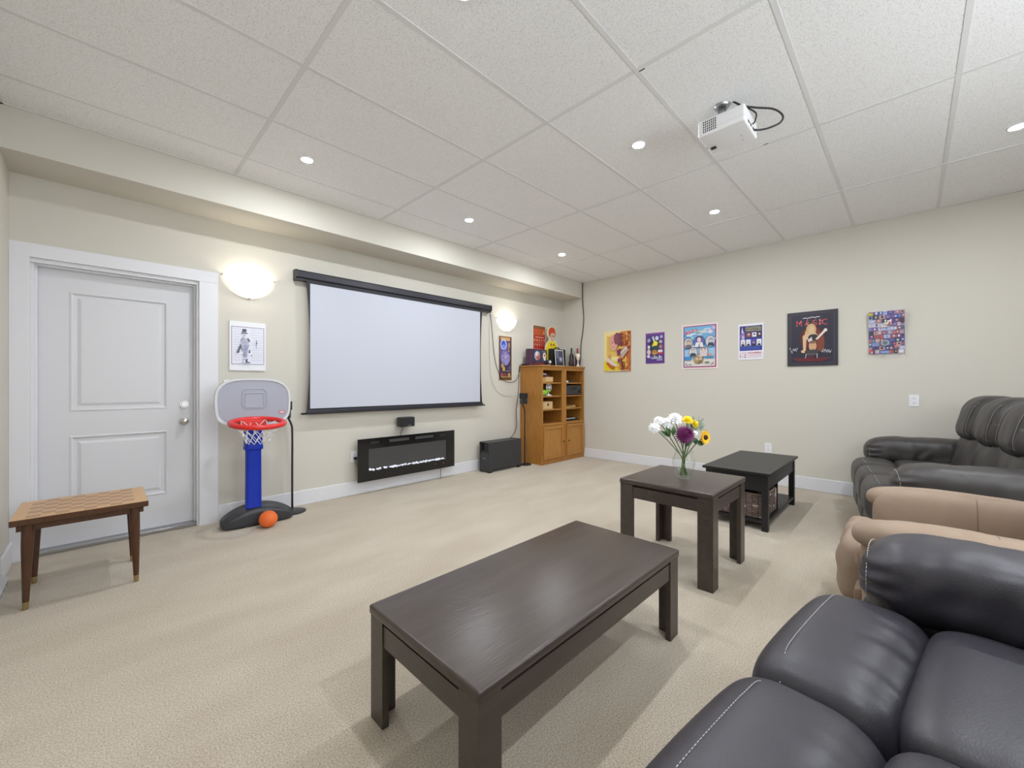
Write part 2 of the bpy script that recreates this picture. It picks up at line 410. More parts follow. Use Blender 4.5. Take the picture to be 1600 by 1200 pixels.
# door casing and door
bm = nb(); box(bm, LX+0.001, -0.330, BY-0.02, BY+0.02, 0, 2.036); box(bm, 0.58, 0.708, BY-0.02, BY, 0, 2.036)
box(bm, LX+0.001, 0.708, BY-0.022, BY, 2.036, 2.128)
struct('trim_1', bm, 'trim_white', label='white flat door casing')
bm = nb(); box(bm, -0.335, -0.315, BY+0.0205, BY+0.15, 0, 2.008); box(bm, 0.566, 0.585, BY+0.0005, BY+0.15, 0, 2.008); box(bm, -0.335, 0.585, BY+0.0005, BY+0.15, 2.008, 2.035)
box(bm, -0.315, -0.302, BY+0.055, BY+0.075, 0, 2.008); box(bm, 0.553, 0.566, BY+0.055, BY+0.075, 0, 2.008); box(bm, -0.302, 0.553, BY+0.055, BY+0.075, 1.995, 2.008)
struct('trim_2', bm, 'trim_white', label='white door jamb with stop')
DY = BY + 0.085
door = bpy.data.objects.new('door_1', None); C.objects.link(door); door.location = (0.12, DY, 0); door['kind'] = 'structure'; door['label'] = 'white two-panel entry door with steel lock'
def dpart(name, bm, m, auto=None): 
    o = obj(name, bm, m, door, auto=auto); o.location = (-0.12, -DY, 0); return o
dpart('slab', B(-0.312, 0.563, DY+0.012, DY+0.045, 0.03, 2.004), 'door_white')
PX0, PX1 = -0.157, 0.391
for (z0, z1) in ((0.977, 1.848), (0.285, 0.805)):
    bm = nb()
    # raised panel inside a moulded recess
    def ring(ins, y): return [bm.verts.new(p) for p in ((PX0+ins, y, z0+ins), (PX1-ins, y, z0+ins), (PX1-ins, y, z1-ins), (PX0+ins, y, z1-ins))]
    rs = [ring(0, DY), ring(0.012, DY-0.004), ring(0.024, DY+0.008), ring(0.042, DY+0.009), ring(0.062, DY+0.001)]
    for A, Bq in zip(rs, rs[1:]):
        for i in range(4): bm.faces.new([A[i], A[(i+1)%4], Bq[(i+1)%4], Bq[i]])
    bm.faces.new(rs[-1]); dpart('door_panel', bm, 'door_white')
for nm, x0, x1, z0, z1 in (('stile', -0.312, PX0, 0.03, 2.004), ('stile', PX1, 0.563, 0.03, 2.004), ('rail', PX0, PX1, 1.848, 2.004), ('rail', PX0, PX1, 0.805, 0.977), ('rail', PX0, PX1, 0.03, 0.285)):
    dpart(nm, B(x0, x1, DY, DY+0.012, z0, z1), 'door_white')
for z, rr in ((1.011, 0.030), (0.874, 0.029)):
    bm = nb(); cyl(bm, (0.492, DY, z), (0.492, DY-0.012, z), 0.032, 0.029, 24)
    if z < 0.95:
        cyl(bm, (0.492, DY-0.012, z), (0.492, DY-0.035, z), 0.012, 0.012, 16)
        puff(bm, (0.492, DY-0.052, z), (0.027, 0.021, 0.027), 2.2, 8)
    else: cyl(bm, (0.492, DY-0.012, z), (0.492, DY-0.024, z), 0.022, 0.019, 20)
    dpart('door_knob' if z < 0.95 else 'deadbolt', bm, 'chrome', auto=40)
dpart('threshold', B(-0.315, 0.566, BY+0.005, BY+0.15, 0, 0.028, 0.004, 1), 'steel')
# low vent cover by the left wall
t = thing('vent_cover', 'low white metal vent cover on the floor along left wall', 'vent', (LX+0.002, 3.2, 0))
bm = prism(nb(), [(0, 0), (0.038, 0), (0.038, 0.030), (0.012, 0.058), (0, 0.062)], 'y', -0.62, 0.62); obj('housing', bm, 'vent_white', t)
for k in range(12): obj('slot', B(0.038, 0.0385, -0.58+k*0.1, -0.51+k*0.1, 0.010, 0.016), 'charcoal', t)

# ------------------------------------------------------------------ recessed downlights
lights = [(1.073, 3.18, 'recessed downlight nearest the white door'), (2.616, 3.18, 'recessed downlight above middle of projection screen'),
          (4.145, 3.18, 'recessed downlight nearest the wooden bookcases'), (2.616, 1.342, 'recessed downlight left of the ceiling projector'),
          (4.145, 1.342, 'recessed downlight in front of the poster wall'), (4.145, -0.494, 'recessed downlight cut by the right edge of the photo'),
          (1.073, 1.342, 'recessed downlight above the brown coffee table'), (1.073, -0.494, 'recessed downlight above the near leather sofa'), (2.616, -0.494, 'recessed downlight above the tan recliner')]
for x, y, lb in lights:
    t = thing('downlight', 'round white ' + lb, 'ceiling light', (x, y, 2.8385), 0, 'recessed ceiling downlights')
    bm = lathe(nb(), [(0.0375, -0.0045), (0.042, -0.0055), (0.048, -0.004), (0.050, 0.0)], n=32); obj('trim_ring', bm, 'white_plastic', t, True)
    bm = lathe(nb(), [(0.037, -0.004), (0.034, -0.0055), (0.026, -0.0068), (0.013, -0.0075), (0.0005, -0.0078)], n=28)
    obj('lens', bm, 'lens', t, True)

# ------------------------------------------------------------------ wall sconces
def sconce(x, label):
    t = thing('wall_sconce', label, 'wall lamp', (x, BY, 2.125), 0, 'half-bowl wall sconces')
    bm = nb(); nr, ns = 10, 24; rows = []
    for i in range(nr+1):
        a = (math.pi/2) * i/nr; row = []
        for j in range(ns+1):
            b = math.pi * j/ns
            row.append(bm.verts.new((0.185*math.cos(a)*math.cos(b), -0.012-0.105*math.cos(a)*math.sin(b), -0.165*math.sin(a)**1.15)))
        rows.append(row)
    for A, Bq in zip(rows, rows[1:]):
        for j in range(ns):
            try: bm.faces.new([A[j], A[j+1], Bq[j+1], Bq[j]])
            except ValueError: pass
    bmesh.ops.remove_doubles(bm, verts=bm.verts, dist=1e-5)
    o = obj('glass_bowl', bm, 'sconce_glass', t, True)
    s = o.modifiers.new('thick', 'SOLIDIFY'); s.thickness = 0.003
    obj('back_plate', B(-0.06, 0.06, -0.012, -0.0005, -0.12, 0.03), 'white_plastic', t)
    for px, pz in ((-0.2, 0.004), (0.2, 0.004), (0, -0.178)):
        bm = cyl(nb(), (px, -0.0005, pz), (px, -0.020, pz), 0.006, 0.006, 10); obj('pin', bm, 'steel', t, True)
    l = bpy.data.lights.new('sconce_bulb', 'POINT'); l.energy = SCONCE_POWER; l.color = (1, 0.93, 0.80); l.shadow_soft_size = 0.035
    lo = bpy.data.objects.new('sconce_bulb', l); C.objects.link(lo); lo.parent = t; lo.location = (0, -0.085, -0.080)
sconce(0.939, 'lit frosted half-bowl wall sconce beside the white door')
sconce(4.185, 'lit frosted half-bowl wall sconce right of the projection screen')

# ------------------------------------------------------------------ projection screen
SY = 4.16
t = thing('projection_screen', 'pull-down white projection screen with black border and case', 'screen', (2.54, BY, 0.88))
def loc_part(t, name, bm, m, **k):
    o = obj(name, bm, m, t, **k); o.location = (-t.location[0], -t.location[1], -t.location[2]); return o
poly = [(BY-0.0005, 2.275), (BY-0.075, 2.272), (BY-0.092, 2.255), (BY-0.092, 2.205), (BY-0.072, 2.192), (BY-0.072, 2.178), (BY-0.0005, 2.178)]
loc_part(t, 'case', prism(nb(), poly, 'x', 1.315, 3.800), 'screen_case')
loc_part(t, 'end_cap', prism(nb(), [(p[0]-0.001, p[1]+(0.003 if p[1] > 2.22 else -0.003)) for p in poly], 'x', 1.303, 1.3155), 'charcoal')
loc_part(t, 'end_cap', prism(nb(), [(p[0]-0.001, p[1]+(0.003 if p[1] > 2.22 else -0.003)) for p in poly], 'x', 3.7995, 3.822), 'black_plastic')
def sheet(x0, x1, z0, z1, y, bow, m, name, n=20):
    bm = nb(); rows = []
    for i in range(n+1):
        f = i/n; z = z0+(z1-z0)*f; c = bow*4*f*(1-f)
        rows.append([bm.verts.new((x0+c, y, z)), bm.verts.new((x1-c, y, z)), bm.verts.new((x1-c, y+0.0012, z)), bm.verts.new((x0+c, y+0.0012, z))])
    for A, Bq in zip(rows, rows[1:]):
        for k in range(4): bm.faces.new([A[k], A[(k+1)%4], Bq[(k+1)%4], Bq[k]])
    bm.faces.new(rows[0]); bm.faces.new(rows[-1][::-1])
    return loc_part(t, name, bm, m)
sheet(1.400, 3.655, 0.90, 2.19, SY, 0.030, 'screen_black', 'border_fabric')
sheet(1.433, 3.613, 0.941, 2.156, SY-0.0008, 0.0, 'screen_white', 'viewing_surface')
bm = B(1.40, 3.66, SY-0.014, SY+0.014, 0.890, 0.925, 0.006); loc_part(t, 'weight_bar', bm, 'screen_case')
bm = cyl(nb(), (1.352, SY, 0.893), (3.70, SY, 0.893), 0.009, 0.009, 12); loc_part(t, 'bar_rod', bm, 'black_plastic', smooth=True)

# ------------------------------------------------------------------ wall fireplace, centre speaker, outlets
t = thing('electric_fireplace', 'black wall-hung electric fireplace with glass front and crystals', 'fireplace', (2.52, BY, 0.14))
FY = 4.12
fp = lambda n, bm, m, **k: loc_part(t, n, bm, m, **k)
fp('housing', B(1.98, 3.06, FY+0.006, BY-0.0005, 0.20, 0.56), 'black_plastic')
bm = nb(); 
for a in ((1.89, 3.15, 0.486, 0.597), (1.89, 3.15, 0.143, 0.252), (1.89, 2.01, 0.252, 0.486), (3.021, 3.15, 0.252, 0.486)): box(bm, a[0], a[1], FY, FY+0.006, a[2], a[3])
fp('glass_frame', bm, 'black_gloss')
fp('window_pane', B(2.01, 3.021, FY+0.003, FY+0.006, 0.252, 0.486), 'grey_panel')
fp('vent_slot', B(2.25, 2.50, FY-0.0006, FY, 0.535, 0.566), 'grey_panel'); fp('vent_slot', B(2.58, 2.83, FY-0.0006, FY, 0.535, 0.566), 'grey_panel')
fp('control_panel', B(2.03, 2.13, FY-0.0006, FY, 0.535, 0.562), 'black_cloth'); fp('control_panel', B(2.93, 3.0, FY-0.0006, FY, 0.535, 0.562), 'black_cloth')
bm = nb(); rr = random.Random(3)
for k in range(150):
    x = 2.02+rr.random()*0.99; s = 0.006+rr.random()*0.009; z = 0.254+rr.random()*0.014
    bmesh.ops.create_icosphere(bm, subdivisions=1, radius=s, matrix=Matrix.Translation((x, FY-0.002, z)) @ Matrix.Rotation(rr.random()*3, 4, 'X') @ Matrix.Diagonal((1, 0.35, 1, 1)))
o = fp('crystals', bm, 'crystal'); o['kind'] = 'stuff'; o['label'] = 'pale glass crystals along the firebox'
fp('sensor', cyl(nb(), (2.86, FY-0.001, 0.205), (2.86, FY, 0.205), 0.005, 0.005, 10), 'steel'); fp('sensor', cyl(nb(), (2.98, FY-0.001, 0.205), (2.98, FY, 0.205), 0.005, 0.005, 10), 'orange_rubber')
tag(obj('sensor_wire', tube(nb(), catmull([(2.985, 4.19, 0.21), (2.985, 4.185, 0.12), (2.98, 4.18, 0.004)]), 0.003, 6), 'cable', None, True), 'thin black wire hanging below the fireplace', 'cable')
t = thing('centre_speaker', 'small black speaker mounted on wall under projection screen', 'speaker', (2.474, BY, 0.745))
obj('cabinet', B(-0.092, 0.092, -0.135, -0.04, -0.055, 0.055, 0.014, 3), 'black_plastic', t, auto=30)
obj('grille', B(-0.086, 0.086, -0.138, -0.134, -0.049, 0.049, 0.002), 'black_cloth', t)
obj('wall_bracket', B(-0.02, 0.02, -0.041, -0.0005, -0.02, 0.02), 'charcoal', t)
lettering('BOSE', 0.0, -0.044, 0.036, -0.036, -0.1385, (0.5, 0.5, 0.5), t)
tag(obj('speaker_cable', tube(nb(), catmull([(2.44, 4.16, 0.70), (2.445, 4.17, 0.66), (2.435, 4.19, 0.62), (2.44, 4.20, 0.575)]), 0.003, 6), 'cable', None, True), 'short black cable from centre speaker down behind the fireplace', 'cable')
def outlet(label, loc, rz, w=0.072, h=0.116):
    t = thing('wall_outlet', label, 'outlet', loc, rz, 'wall outlets')
    obj('plate', B(-w/2, w/2, -0.006, -0.0005, -h/2, h/2, 0.002, 1), 'white_plastic', t)
    for s in (-1, 1):
        obj('socket', B(-0.017, 0.017, -0.0085, -0.006, s*0.022-0.014, s*0.022+0.014, 0.002, 1), 'white_plastic', t)
        for k in (-1, 1): obj('slot', B(k*0.006-0.0012, k*0.006+0.0012, -0.0088, -0.0084, s*0.022-0.002, s*0.022+0.007), 'charcoal', t)
        obj('slot', cyl(nb(), (0, -0.0088, s*0.022-0.007), (0, -0.0084, s*0.022-0.007), 0.0022, 0.0022, 8), 'charcoal', t)
    return t
outlet('white wall outlet at left end of fireplace with black plug', (1.90, BY, 0.407), 0)
outlet('white wall outlet high on poster wall above the far leather sofa', (WX, -0.026, 1.018), R(-90))
outlet('white wall outlet low on poster wall behind the black table', (WX, 1.198, 0.426), R(-90))
t = thing('power_plug', 'black plug with beige cord in the fireplace outlet', 'plug', (1.905, BY, 0.39))
obj('plug_body', B(-0.014, 0.014, -0.040, -0.0085, -0.014, 0.014, 0.004), 'black_plastic', t)
obj('cord', tube(nb(), catmull([(0, -0.03, -0.01), (0.004, -0.035, -0.06), (0.05, -0.04, -0.12), (0.10, -0.045, -0.10)]), 0.004, 6), 'cable_grey', t, True)
t = thing('light_switch', 'white wall switch plate behind top of the basketball backboard', 'switch', (0.787, BY, 1.155))
obj('plate', B(-0.038, 0.038, -0.006, -0.0005, -0.06, 0.06, 0.002, 1), 'white_plastic', t); obj('rocker', B(-0.017, 0.017, -0.009, -0.006, -0.033, 0.033, 0.001, 1), 'white_plastic', t)

# ------------------------------------------------------------------ subwoofer
t = thing('subwoofer', 'black bass speaker box on the floor beside the bookcases', 'subwoofer', (3.905, 4.05, 0))
loc0 = lambda n, bm, m, **k: loc_part(t, n, bm, m, **k)
bm = nb(); box(bm, 3.63, 4.215, 3.955, 4.147, 0.035, 0.403); bev(bm, 0.006, 2); loc0('cabinet', bm, 'charcoal')
prof = [(3.631, 0.10), (3.612, 0.10), (3.598, 0.13), (3.594, 0.18), (3.60, 0.235), (3.61, 0.262), (3.631, 0.275)]
bm = prism(nb(), [(3.631, 0.012), (3.600, 0.012), (3.594, 0.06)] + prof[2:], 'y', 3.962, 4.14); loc0('curved_front', bm, 'base_grey', auto=40)
loc0('port', B(3.6285, 3.632, 3.975, 4.127, 0.285, 0.385), 'black_gloss')
bm = nb(); box(bm, 3.594, 3.632, 3.955, 3.968, 0.012, 0.403); box(bm, 3.594, 3.632, 4.134, 4.147, 0.012, 0.403); box(bm, 3.594, 3.632, 3.968, 4.134, 0.392, 0.403); loc0('port_surround', bm, 'charcoal')
for x in (3.60, 4.15):
    for y in (3.958, 4.115): loc0('foot', B(x, x+0.055, y, y+0.03, 0, 0.036), 'black_plastic')
o = lettering('BOSE', -0.026, 0.180, 0.026, 0.193, 0, (0.6, 0.6, 0.6), t); o.location = (3.5925-3.905, 0, 0); o.rotation_euler = (0, 0, R(-90))

# ------------------------------------------------------------------ satellite speakers on floor stands
def spk_stand(label, x, y, top, bend, r=0.11, sx=1.0):
    t = thing('speaker_stand', label, 'speaker stand', (x, y, 0), 0, 'black floor stands for speakers')
    bm = lathe(nb(), [(0.0, 0.018), (0.03, 0.018), (r*0.8, 0.014), (r, 0.008), (r, 0.0), (0, 0)], n=36); obj('base', bm, 'black_plastic', t, auto=30)
    obj('pole', tube(nb(), catmull([(0, 0, 0.014), (0, 0, top*0.5), (0, 0, top-0.12), (bend*0.3, 0, top-0.05), (bend, 0.0, top)], 5), 0.009, 10), 'black_plastic', t, True)
    return t
def cubes(label, x, y, z, rz):
    t = thing('satellite_speaker', label, 'speaker', (x, y, z), rz, 'small black cube speakers')
    a = obj('lower_cube', B(-0.040, 0.040, -0.05, 0.05, 0, 0.078, 0.006), 'black_plastic', t); a.rotation_euler = (0, 0, R(-24))
    b = obj('upper_cube', B(-0.040, 0.040, -0.05, 0.05, 0.080, 0.158, 0.006), 'black_plastic', t); b.rotation_euler = (0, 0, R(6))
    for o, zz in ((a, 0.039), (b, 0.119)): obj('grille', B(-0.036, 0.036, -0.053, -0.049, zz-0.035, zz+0.035), 'black_cloth', o)
spk_stand('black speaker stand between the subwoofer and wooden bookcases', 4.365, 4.03, 0.885, -0.055, 0.098)
cubes('pair of stacked black cube speakers on stand left of the bookcases', 4.345, 4.035, 0.889, R(0))
spk_stand('black speaker stand standing behind the toy basketball hoop', 1.245, 4.07, 0.86, -0.03, 0.115)
cubes('pair of stacked black cube speakers peeking out behind the basketball backboard', 1.19, 4.075, 0.864, R(0))

# ------------------------------------------------------------------ toy basketball hoop and ball
t = thing('basketball_hoop', 'toy basketball hoop with blue post and grey backboard', 'basketball hoop', (0.93, 3.95, 0))
bm = nb()
def bdef(v):
    f = (v.x/0.26); v = v.copy()
    u = (v.z+0.088)/0.176
    v.z -= 0.085*u*f*f + 0.03*u*(v.y < -0.05)
    v.y += -0.012*f
    return v
puff(bm, (0.01, 0.0, 0.088), (0.262, 0.088, 0.088), (4.5, 4.0, 5.0), 22, bdef)
for v in bm.verts: v.co.z = max(0.001, v.co.z)
obj('base', bm, 'base_grey', t, True)
bm = nb(); pw = [(0.062, 0.150), (0.060, 0.165), (0.056, 0.175), (0.054, 0.60), (0.054, 0.628), (0.066, 0.634), (0.067, 0.655), (0.064, 0.668), (0.060, 0.90), (0.060, 1.02)]
lathe(bm, pw, -0.028, -0.02, 28, square=5, sy=0.62, close=True); obj('post', bm, 'blue_plastic', t, auto=30)
# backboard outline: rounded top, slightly narrower bottom
def bb_outline(sx, sz, cx=0.0, cz=1.03):
    pts = []
    for i in range(64):
        a = 2*math.pi*i/64; c, s = math.cos(a), math.sin(a); p = 3.1 if s > 0 else 4.0
        k = 1/((abs(c)**p+abs(s)**p)**(1/p)); x = sx*c*k; z = sz*s*k
        if z < 0: x *= 1 - 0.02*abs(z/sz)
        pts.append((cx+x, cz+z))
    return pts
bbx = -0.028
bm = nb(); 
outer = bb_outline(0.272, 0.197, bbx); rim_in = bb_outline(0.258, 0.183, bbx)
f0 = [bm.verts.new((p[0], -0.035, p[1])) for p in outer]; f1 = [bm.verts.new((p[0], -0.068, p[1])) for p in outer]; f2 = [bm.verts.new((p[0], -0.068, p[1])) for p in rim_in]; f3 = [bm.verts.new((p[0], -0.058, p[1])) for p in bb_outline(0.252, 0.177, bbx)]
bm.faces.new(f0[::-1])
for A, Bq in ((f0, f1), (f1, f2), (f2, f3)):
    for i in range(64): bm.faces.new([A[i], A[(i+1)%64], Bq[(i+1)%64], Bq[i]])
obj('backboard_rim', bm, 'grey_plastic_light', t, auto=40)
bm = prism(nb(), bb_outline(0.253, 0.178, bbx), 'y', -0.060, -0.045)
bb = obj('backboard', bm, 'grey_plastic', t, auto=40)
def rrect(w, h, r, cx, cz, n=8):
    pts = []
    for (sx, sz, a0) in ((1, 1, 0), (-1, 1, 90), (-1, -1, 180), (1, -1, 270)):
        for i in range(n+1):
            a = R(a0+90*i/n); pts.append((cx+sx*(w-r)+r*math.cos(a), cz+sz*(h-r)+r*math.sin(a)))
    return pts
for (ww, hh, r_, dz) in ((0.088, 0.082, 0.04, 0.012), (0.068, 0.060, 0.02, 0.0)):
    obj('target_ridge', tube(nb(), [(x, -0.0605, z) for x, z in rrect(ww, hh, r_, bbx, 1.045+dz)], 0.0038, 6, True), 'grey_plastic', bb, True)
lp = Print(0.052, 0.024); 
lp.poly([(0.5+0.5*math.copysign(abs(math.cos(a))**0.6, math.cos(a)), 0.5+0.5*math.copysign(abs(math.sin(a))**0.6, math.sin(a))) for a in [2*math.pi*i/28 for i in range(28)]], (0.55, 0.02, 0.03))
lp.poly([(0.5+0.40*math.copysign(abs(math.cos(a))**0.6, math.cos(a)), 0.5+0.32*math.copysign(abs(math.sin(a))**0.6, math.sin(a))) for a in [2*math.pi*i/28 for i in range(28)]], (0.75, 0.70, 0.70))
lp.text('little tikes', 0.17, 0.34, 0.83, 0.66, (0.55, 0.02, 0.03))
e = bpy.data.objects.new('maker_badge', bpy.data.meshes.new('maker_badge')); C.objects.link(e); e.parent = t; e.location = (0.178, -0.0612, 0.925)
bmx = prism(nb(), rrect(0.026, 0.012, 0.010, 0, 0.012), 'y', -0.0005, 0.001); bmx.to_mesh(e.data); bmx.free(); e.data.materials.append(M('red_plastic'))
lp.build(e, -0.0008)
# rim: a flattened red ring held out in front of the backboard
rim_c = Vector((-0.045, -0.235, 0.868))
bm = nb(); TL = math.tan(R(7.5)); pts = [(rim_c.x+0.183*math.cos(2*math.pi*i/48), rim_c.y+0.170*math.sin(2*math.pi*i/48), rim_c.z+TL*0.170*math.sin(2*math.pi*i/48)) for i in range(48)]
tube(bm, pts, 0.0205, 10, True)
rim = obj('rim', bm, 'red_plastic', t, True)
obj('rim_bracket', B(-0.14, 0.05, -0.10, -0.03, 0.835, 0.885, 0.008), 'red_plastic', t)
bm = nb(); NS = 12; lv = [(0.172, 0.000), (0.135, -0.045), (0.108, -0.085), (0.090, -0.125), (0.080, -0.160)]
def npt(l, k): 
    r_, dz = lv[l]; a = 2*math.pi*(k + 0.5*(l % 2))/NS; return (rim_c.x+r_*math.cos(a), rim_c.y+r_*0.9*math.sin(a), rim_c.z+dz+TL*r_*0.9*math.sin(a)*(1+dz/0.2))
for l in range(len(lv)-1):
    for k in range(NS):
        for d in ((0, -1) if l % 2 == 0 else (0, 1)): tube(bm, [npt(l, k), npt(l+1, k+d)], 0.0024, 5)
obj('net', bm, 'net_white', t, True)
bm = nb(); bmesh.ops.create_uvsphere(bm, u_segments=32, v_segments=20, radius=0.068)
for v in bm.verts: v.co.z += 0.068
o = obj('toy_ball', bm, 'orange_rubber', None, True); o.location = (0.972, 3.772, 0); tag(o, 'small orange rubber ball leaning on the hoop base', 'ball')

# ------------------------------------------------------------------ chessboard bench
t = thing('chess_bench', 'low walnut side table with inlaid chessboard top by door', 'table', (-0.06, 3.50, 0))
obj('table_top', B(-0.265, 0.265, -0.237, 0.237, 0.447, 0.4795, 0.003, 1), 'walnut', t)
obj('veneer', B(-0.263, 0.263, -0.235, 0.235, 0.4790, 0.4802), 'maple', t)
sq = bpy.data.meshes.new('inlay_square'); bm = B(-0.0262, 0.0262, -0.0262, 0.0262, 0, 0.0007); bm.to_mesh(sq); bm.free(); sq.materials.append(M('maple_dark'))
for i in range(8):
    for j in range(8):
        if (i+j) % 2 == 0:
            o = bpy.data.objects.new('inlay_square', sq); C.objects.link(o); o.parent = t; o.location = (-0.0035+(i-3.5)*0.0527, (j-3.5)*0.0527, 0.4802)
for (x0, x1, y0, y1) in ((-0.225, 0.225, -0.205, -0.187), (-0.225, 0.225, 0.187, 0.205), (-0.245, -0.225, -0.205, 0.205), (0.225, 0.245, -0.205, 0.205)): obj('apron', B(x0, x1, y0, y1, 0.412, 0.447), 'walnut', t)
for sx in (-1, 1):
    for sy in (-1, 1):
        p1 = Vector((sx*0.213, sy*0.200, 0.0)); p0 = Vector((sx*0.205, sy*0.195, 0.446)); k = p1 + (p0-p1)*0.09
        mid = p1+(p0-p1)*0.72
        bm = nb(); tube(bm, [p0, mid, k], [0.0235, 0.0225, 0.0125], 18); obj('leg', bm, 'walnut', t, auto=40)
        obj('ferrule', cyl(nb(), k, p1, 0.0128, 0.0105, 18), 'brass', t, auto=40)

# ------------------------------------------------------------------ brown tables with angle legs
def angle_table(name, label, x0, x1, y0, y1, h, lw, th=0.034):
    cx, cy = (x0+x1)/2, (y0+y1)/2; hx, hy = (x1-x0)/2, (y1-y0)/2
    t = thing(name, label, 'table', (cx, cy, 0))
    obj('table_top', B(-hx, hx, -hy, hy, h-th, h, 0.011, 3), 'satin_brown', t, auto=40)
    lt = 0.024; ins = 0.006
    for sx in (-1, 1):
        for sy in (-1, 1):
            X, Y = sx*(hx-ins), sy*(hy-ins)
            poly = [(X, Y), (X-sx*lw, Y), (X-sx*lw, Y-sy*lt), (X-sx*lt, Y-sy*lt), (X-sx*lt, Y-sy*lw), (X, Y-sy*lw)]
            bm = prism(nb(), poly, 'z', 0, h-th+0.001); obj('leg', bm, 'satin_brown', t)
    ah, gap = 0.072, 0.012
    for sy in (-1, 1): obj('apron', B(-(hx-ins-lw-0.001), hx-ins-lw-0.001, *sorted((sy*(hy-ins-0.004), sy*(hy-ins-0.026))), h-th-gap-ah, h-th-gap), 'satin_brown', t)
    for sx in (-1, 1): obj('apron', B(*sorted((sx*(hx-ins-0.004), sx*(hx-ins-0.026))), -(hy-ins-lw-0.001), hy-ins-lw-0.001, h-th-gap-ah, h-th-gap), 'satin_brown', t)
    obj('sub_frame', B(-(hx-0.036), hx-0.036, -(hy-0.036), hy-0.036, h-th-gap-0.004, h-th+0.0005), 'satin_brown', t)
angle_table('coffee_table', 'long low dark brown coffee table in the foreground', 0.668, 1.918, 0.776, 1.370, 0.40, 0.082)
angle_table('end_table', 'tall square dark brown end table holding the flower vase', 2.410, 3.030, 0.784, 1.374, 0.56, 0.086)

# ------------------------------------------------------------------ black lift-top table and basket
t = thing('black_table', 'black coffee table with lower shelf near the poster wall', 'table', (4.245, 1.04, 0))
g = lambda n, bm, m='black_laminate', **k: loc_part(t, n, bm, m, **k)
X0, X1, Y0, Y1 = 3.685, 4.80, 0.785, 1.295
g('table_top', B(X0, X1, Y0, Y1, 0.452, 0.472, 0.002, 1))
for x in (X0+0.03, X1-0.075):
    for y in (Y0+0.02, Y1-0.065): g('leg', B(x, x+0.045, y, y+0.045, 0, 0.452))
for a in ((X0+0.035, X0+0.05, Y0+0.065, Y1-0.065), (X1-0.05, X1-0.035, Y0+0.065, Y1-0.065)): g('apron', B(*a, 0.315, 0.452))
for y in (Y0+0.027, Y1-0.042): g('apron', B(X0+0.075, X1-0.075, y, y+0.015, 0.335, 0.452))
g('compartment_floor', B(X0+0.05, X1-0.05, Y0+0.042, Y1-0.042, 0.316, 0.335))
g('lower_shelf', B(X0+0.032, X1-0.032, Y0+0.025, Y1-0.025, 0.062, 0.084))
g('divider', B(4.165, 4.18, Y0+0.045, Y1-0.045, 0.084, 0.316))
# wicker basket
t = thing('wicker_basket', 'brown woven wicker basket on lower shelf of black table', 'basket', (3.945, 1.04, 0.085))
bw, bd, bh = 0.185, 0.20, 0.20
obj('liner', B(-bw+0.012, bw-0.012, -bd+0.012, bd-0.012, 0.002, bh-0.02), 'wicker', t)
wv, wp = nb(), nb(); rows = 11
for r_ in range(rows):
    z = 0.004 + r_*(bh-0.008)/rows; zz = z + (bh-0.008)/rows*0.84
    for side in range(4):
        L = bw if side % 2 == 0 else bd; n = 9
        for k in range(n):
            a = -L + 2*L*k/n; b = a + 2*L/n*0.93; out = 0.004 if (k+r_) % 2 else 0.0
            tgt = wp if (k*7+r_*3) % 11 == 0 else wv
            if side == 0: box(tgt, a, b, -bd-out, -bd+0.013, z, zz)
            elif side == 2: box(tgt, a, b, bd-0.013, bd+out, z, zz)
            elif side == 1: box(tgt, bw-0.013, bw+out, a, b, z, zz)
            else: box(tgt, -bw-out, -bw+0.013, a, b, z, zz)
obj('weave', wv, 'wicker', t)['kind'] = 'stuff'
obj('pale_weave', wp, 'wicker_pale', t)['kind'] = 'stuff'
obj('basket_rim', tube(nb(), [(x, y, bh-0.008) for x, y in rrect(bw, bd, 0.02, 0, 0)], 0.010, 8, True), 'wicker', t, True)
for sx in (-1, 1):
    for sy in (-1, 1): obj('corner_post', cyl(nb(), (sx*bw, sy*bd, 0.001), (sx*bw, sy*bd, bh-0.01), 0.008, 0.008, 8), 'wicker_pale', t, True)
obj('handle_hole', B(-bw-0.0052, -bw-0.0042, -0.04, 0.04, 0.13, 0.155), 'black_cloth', t)

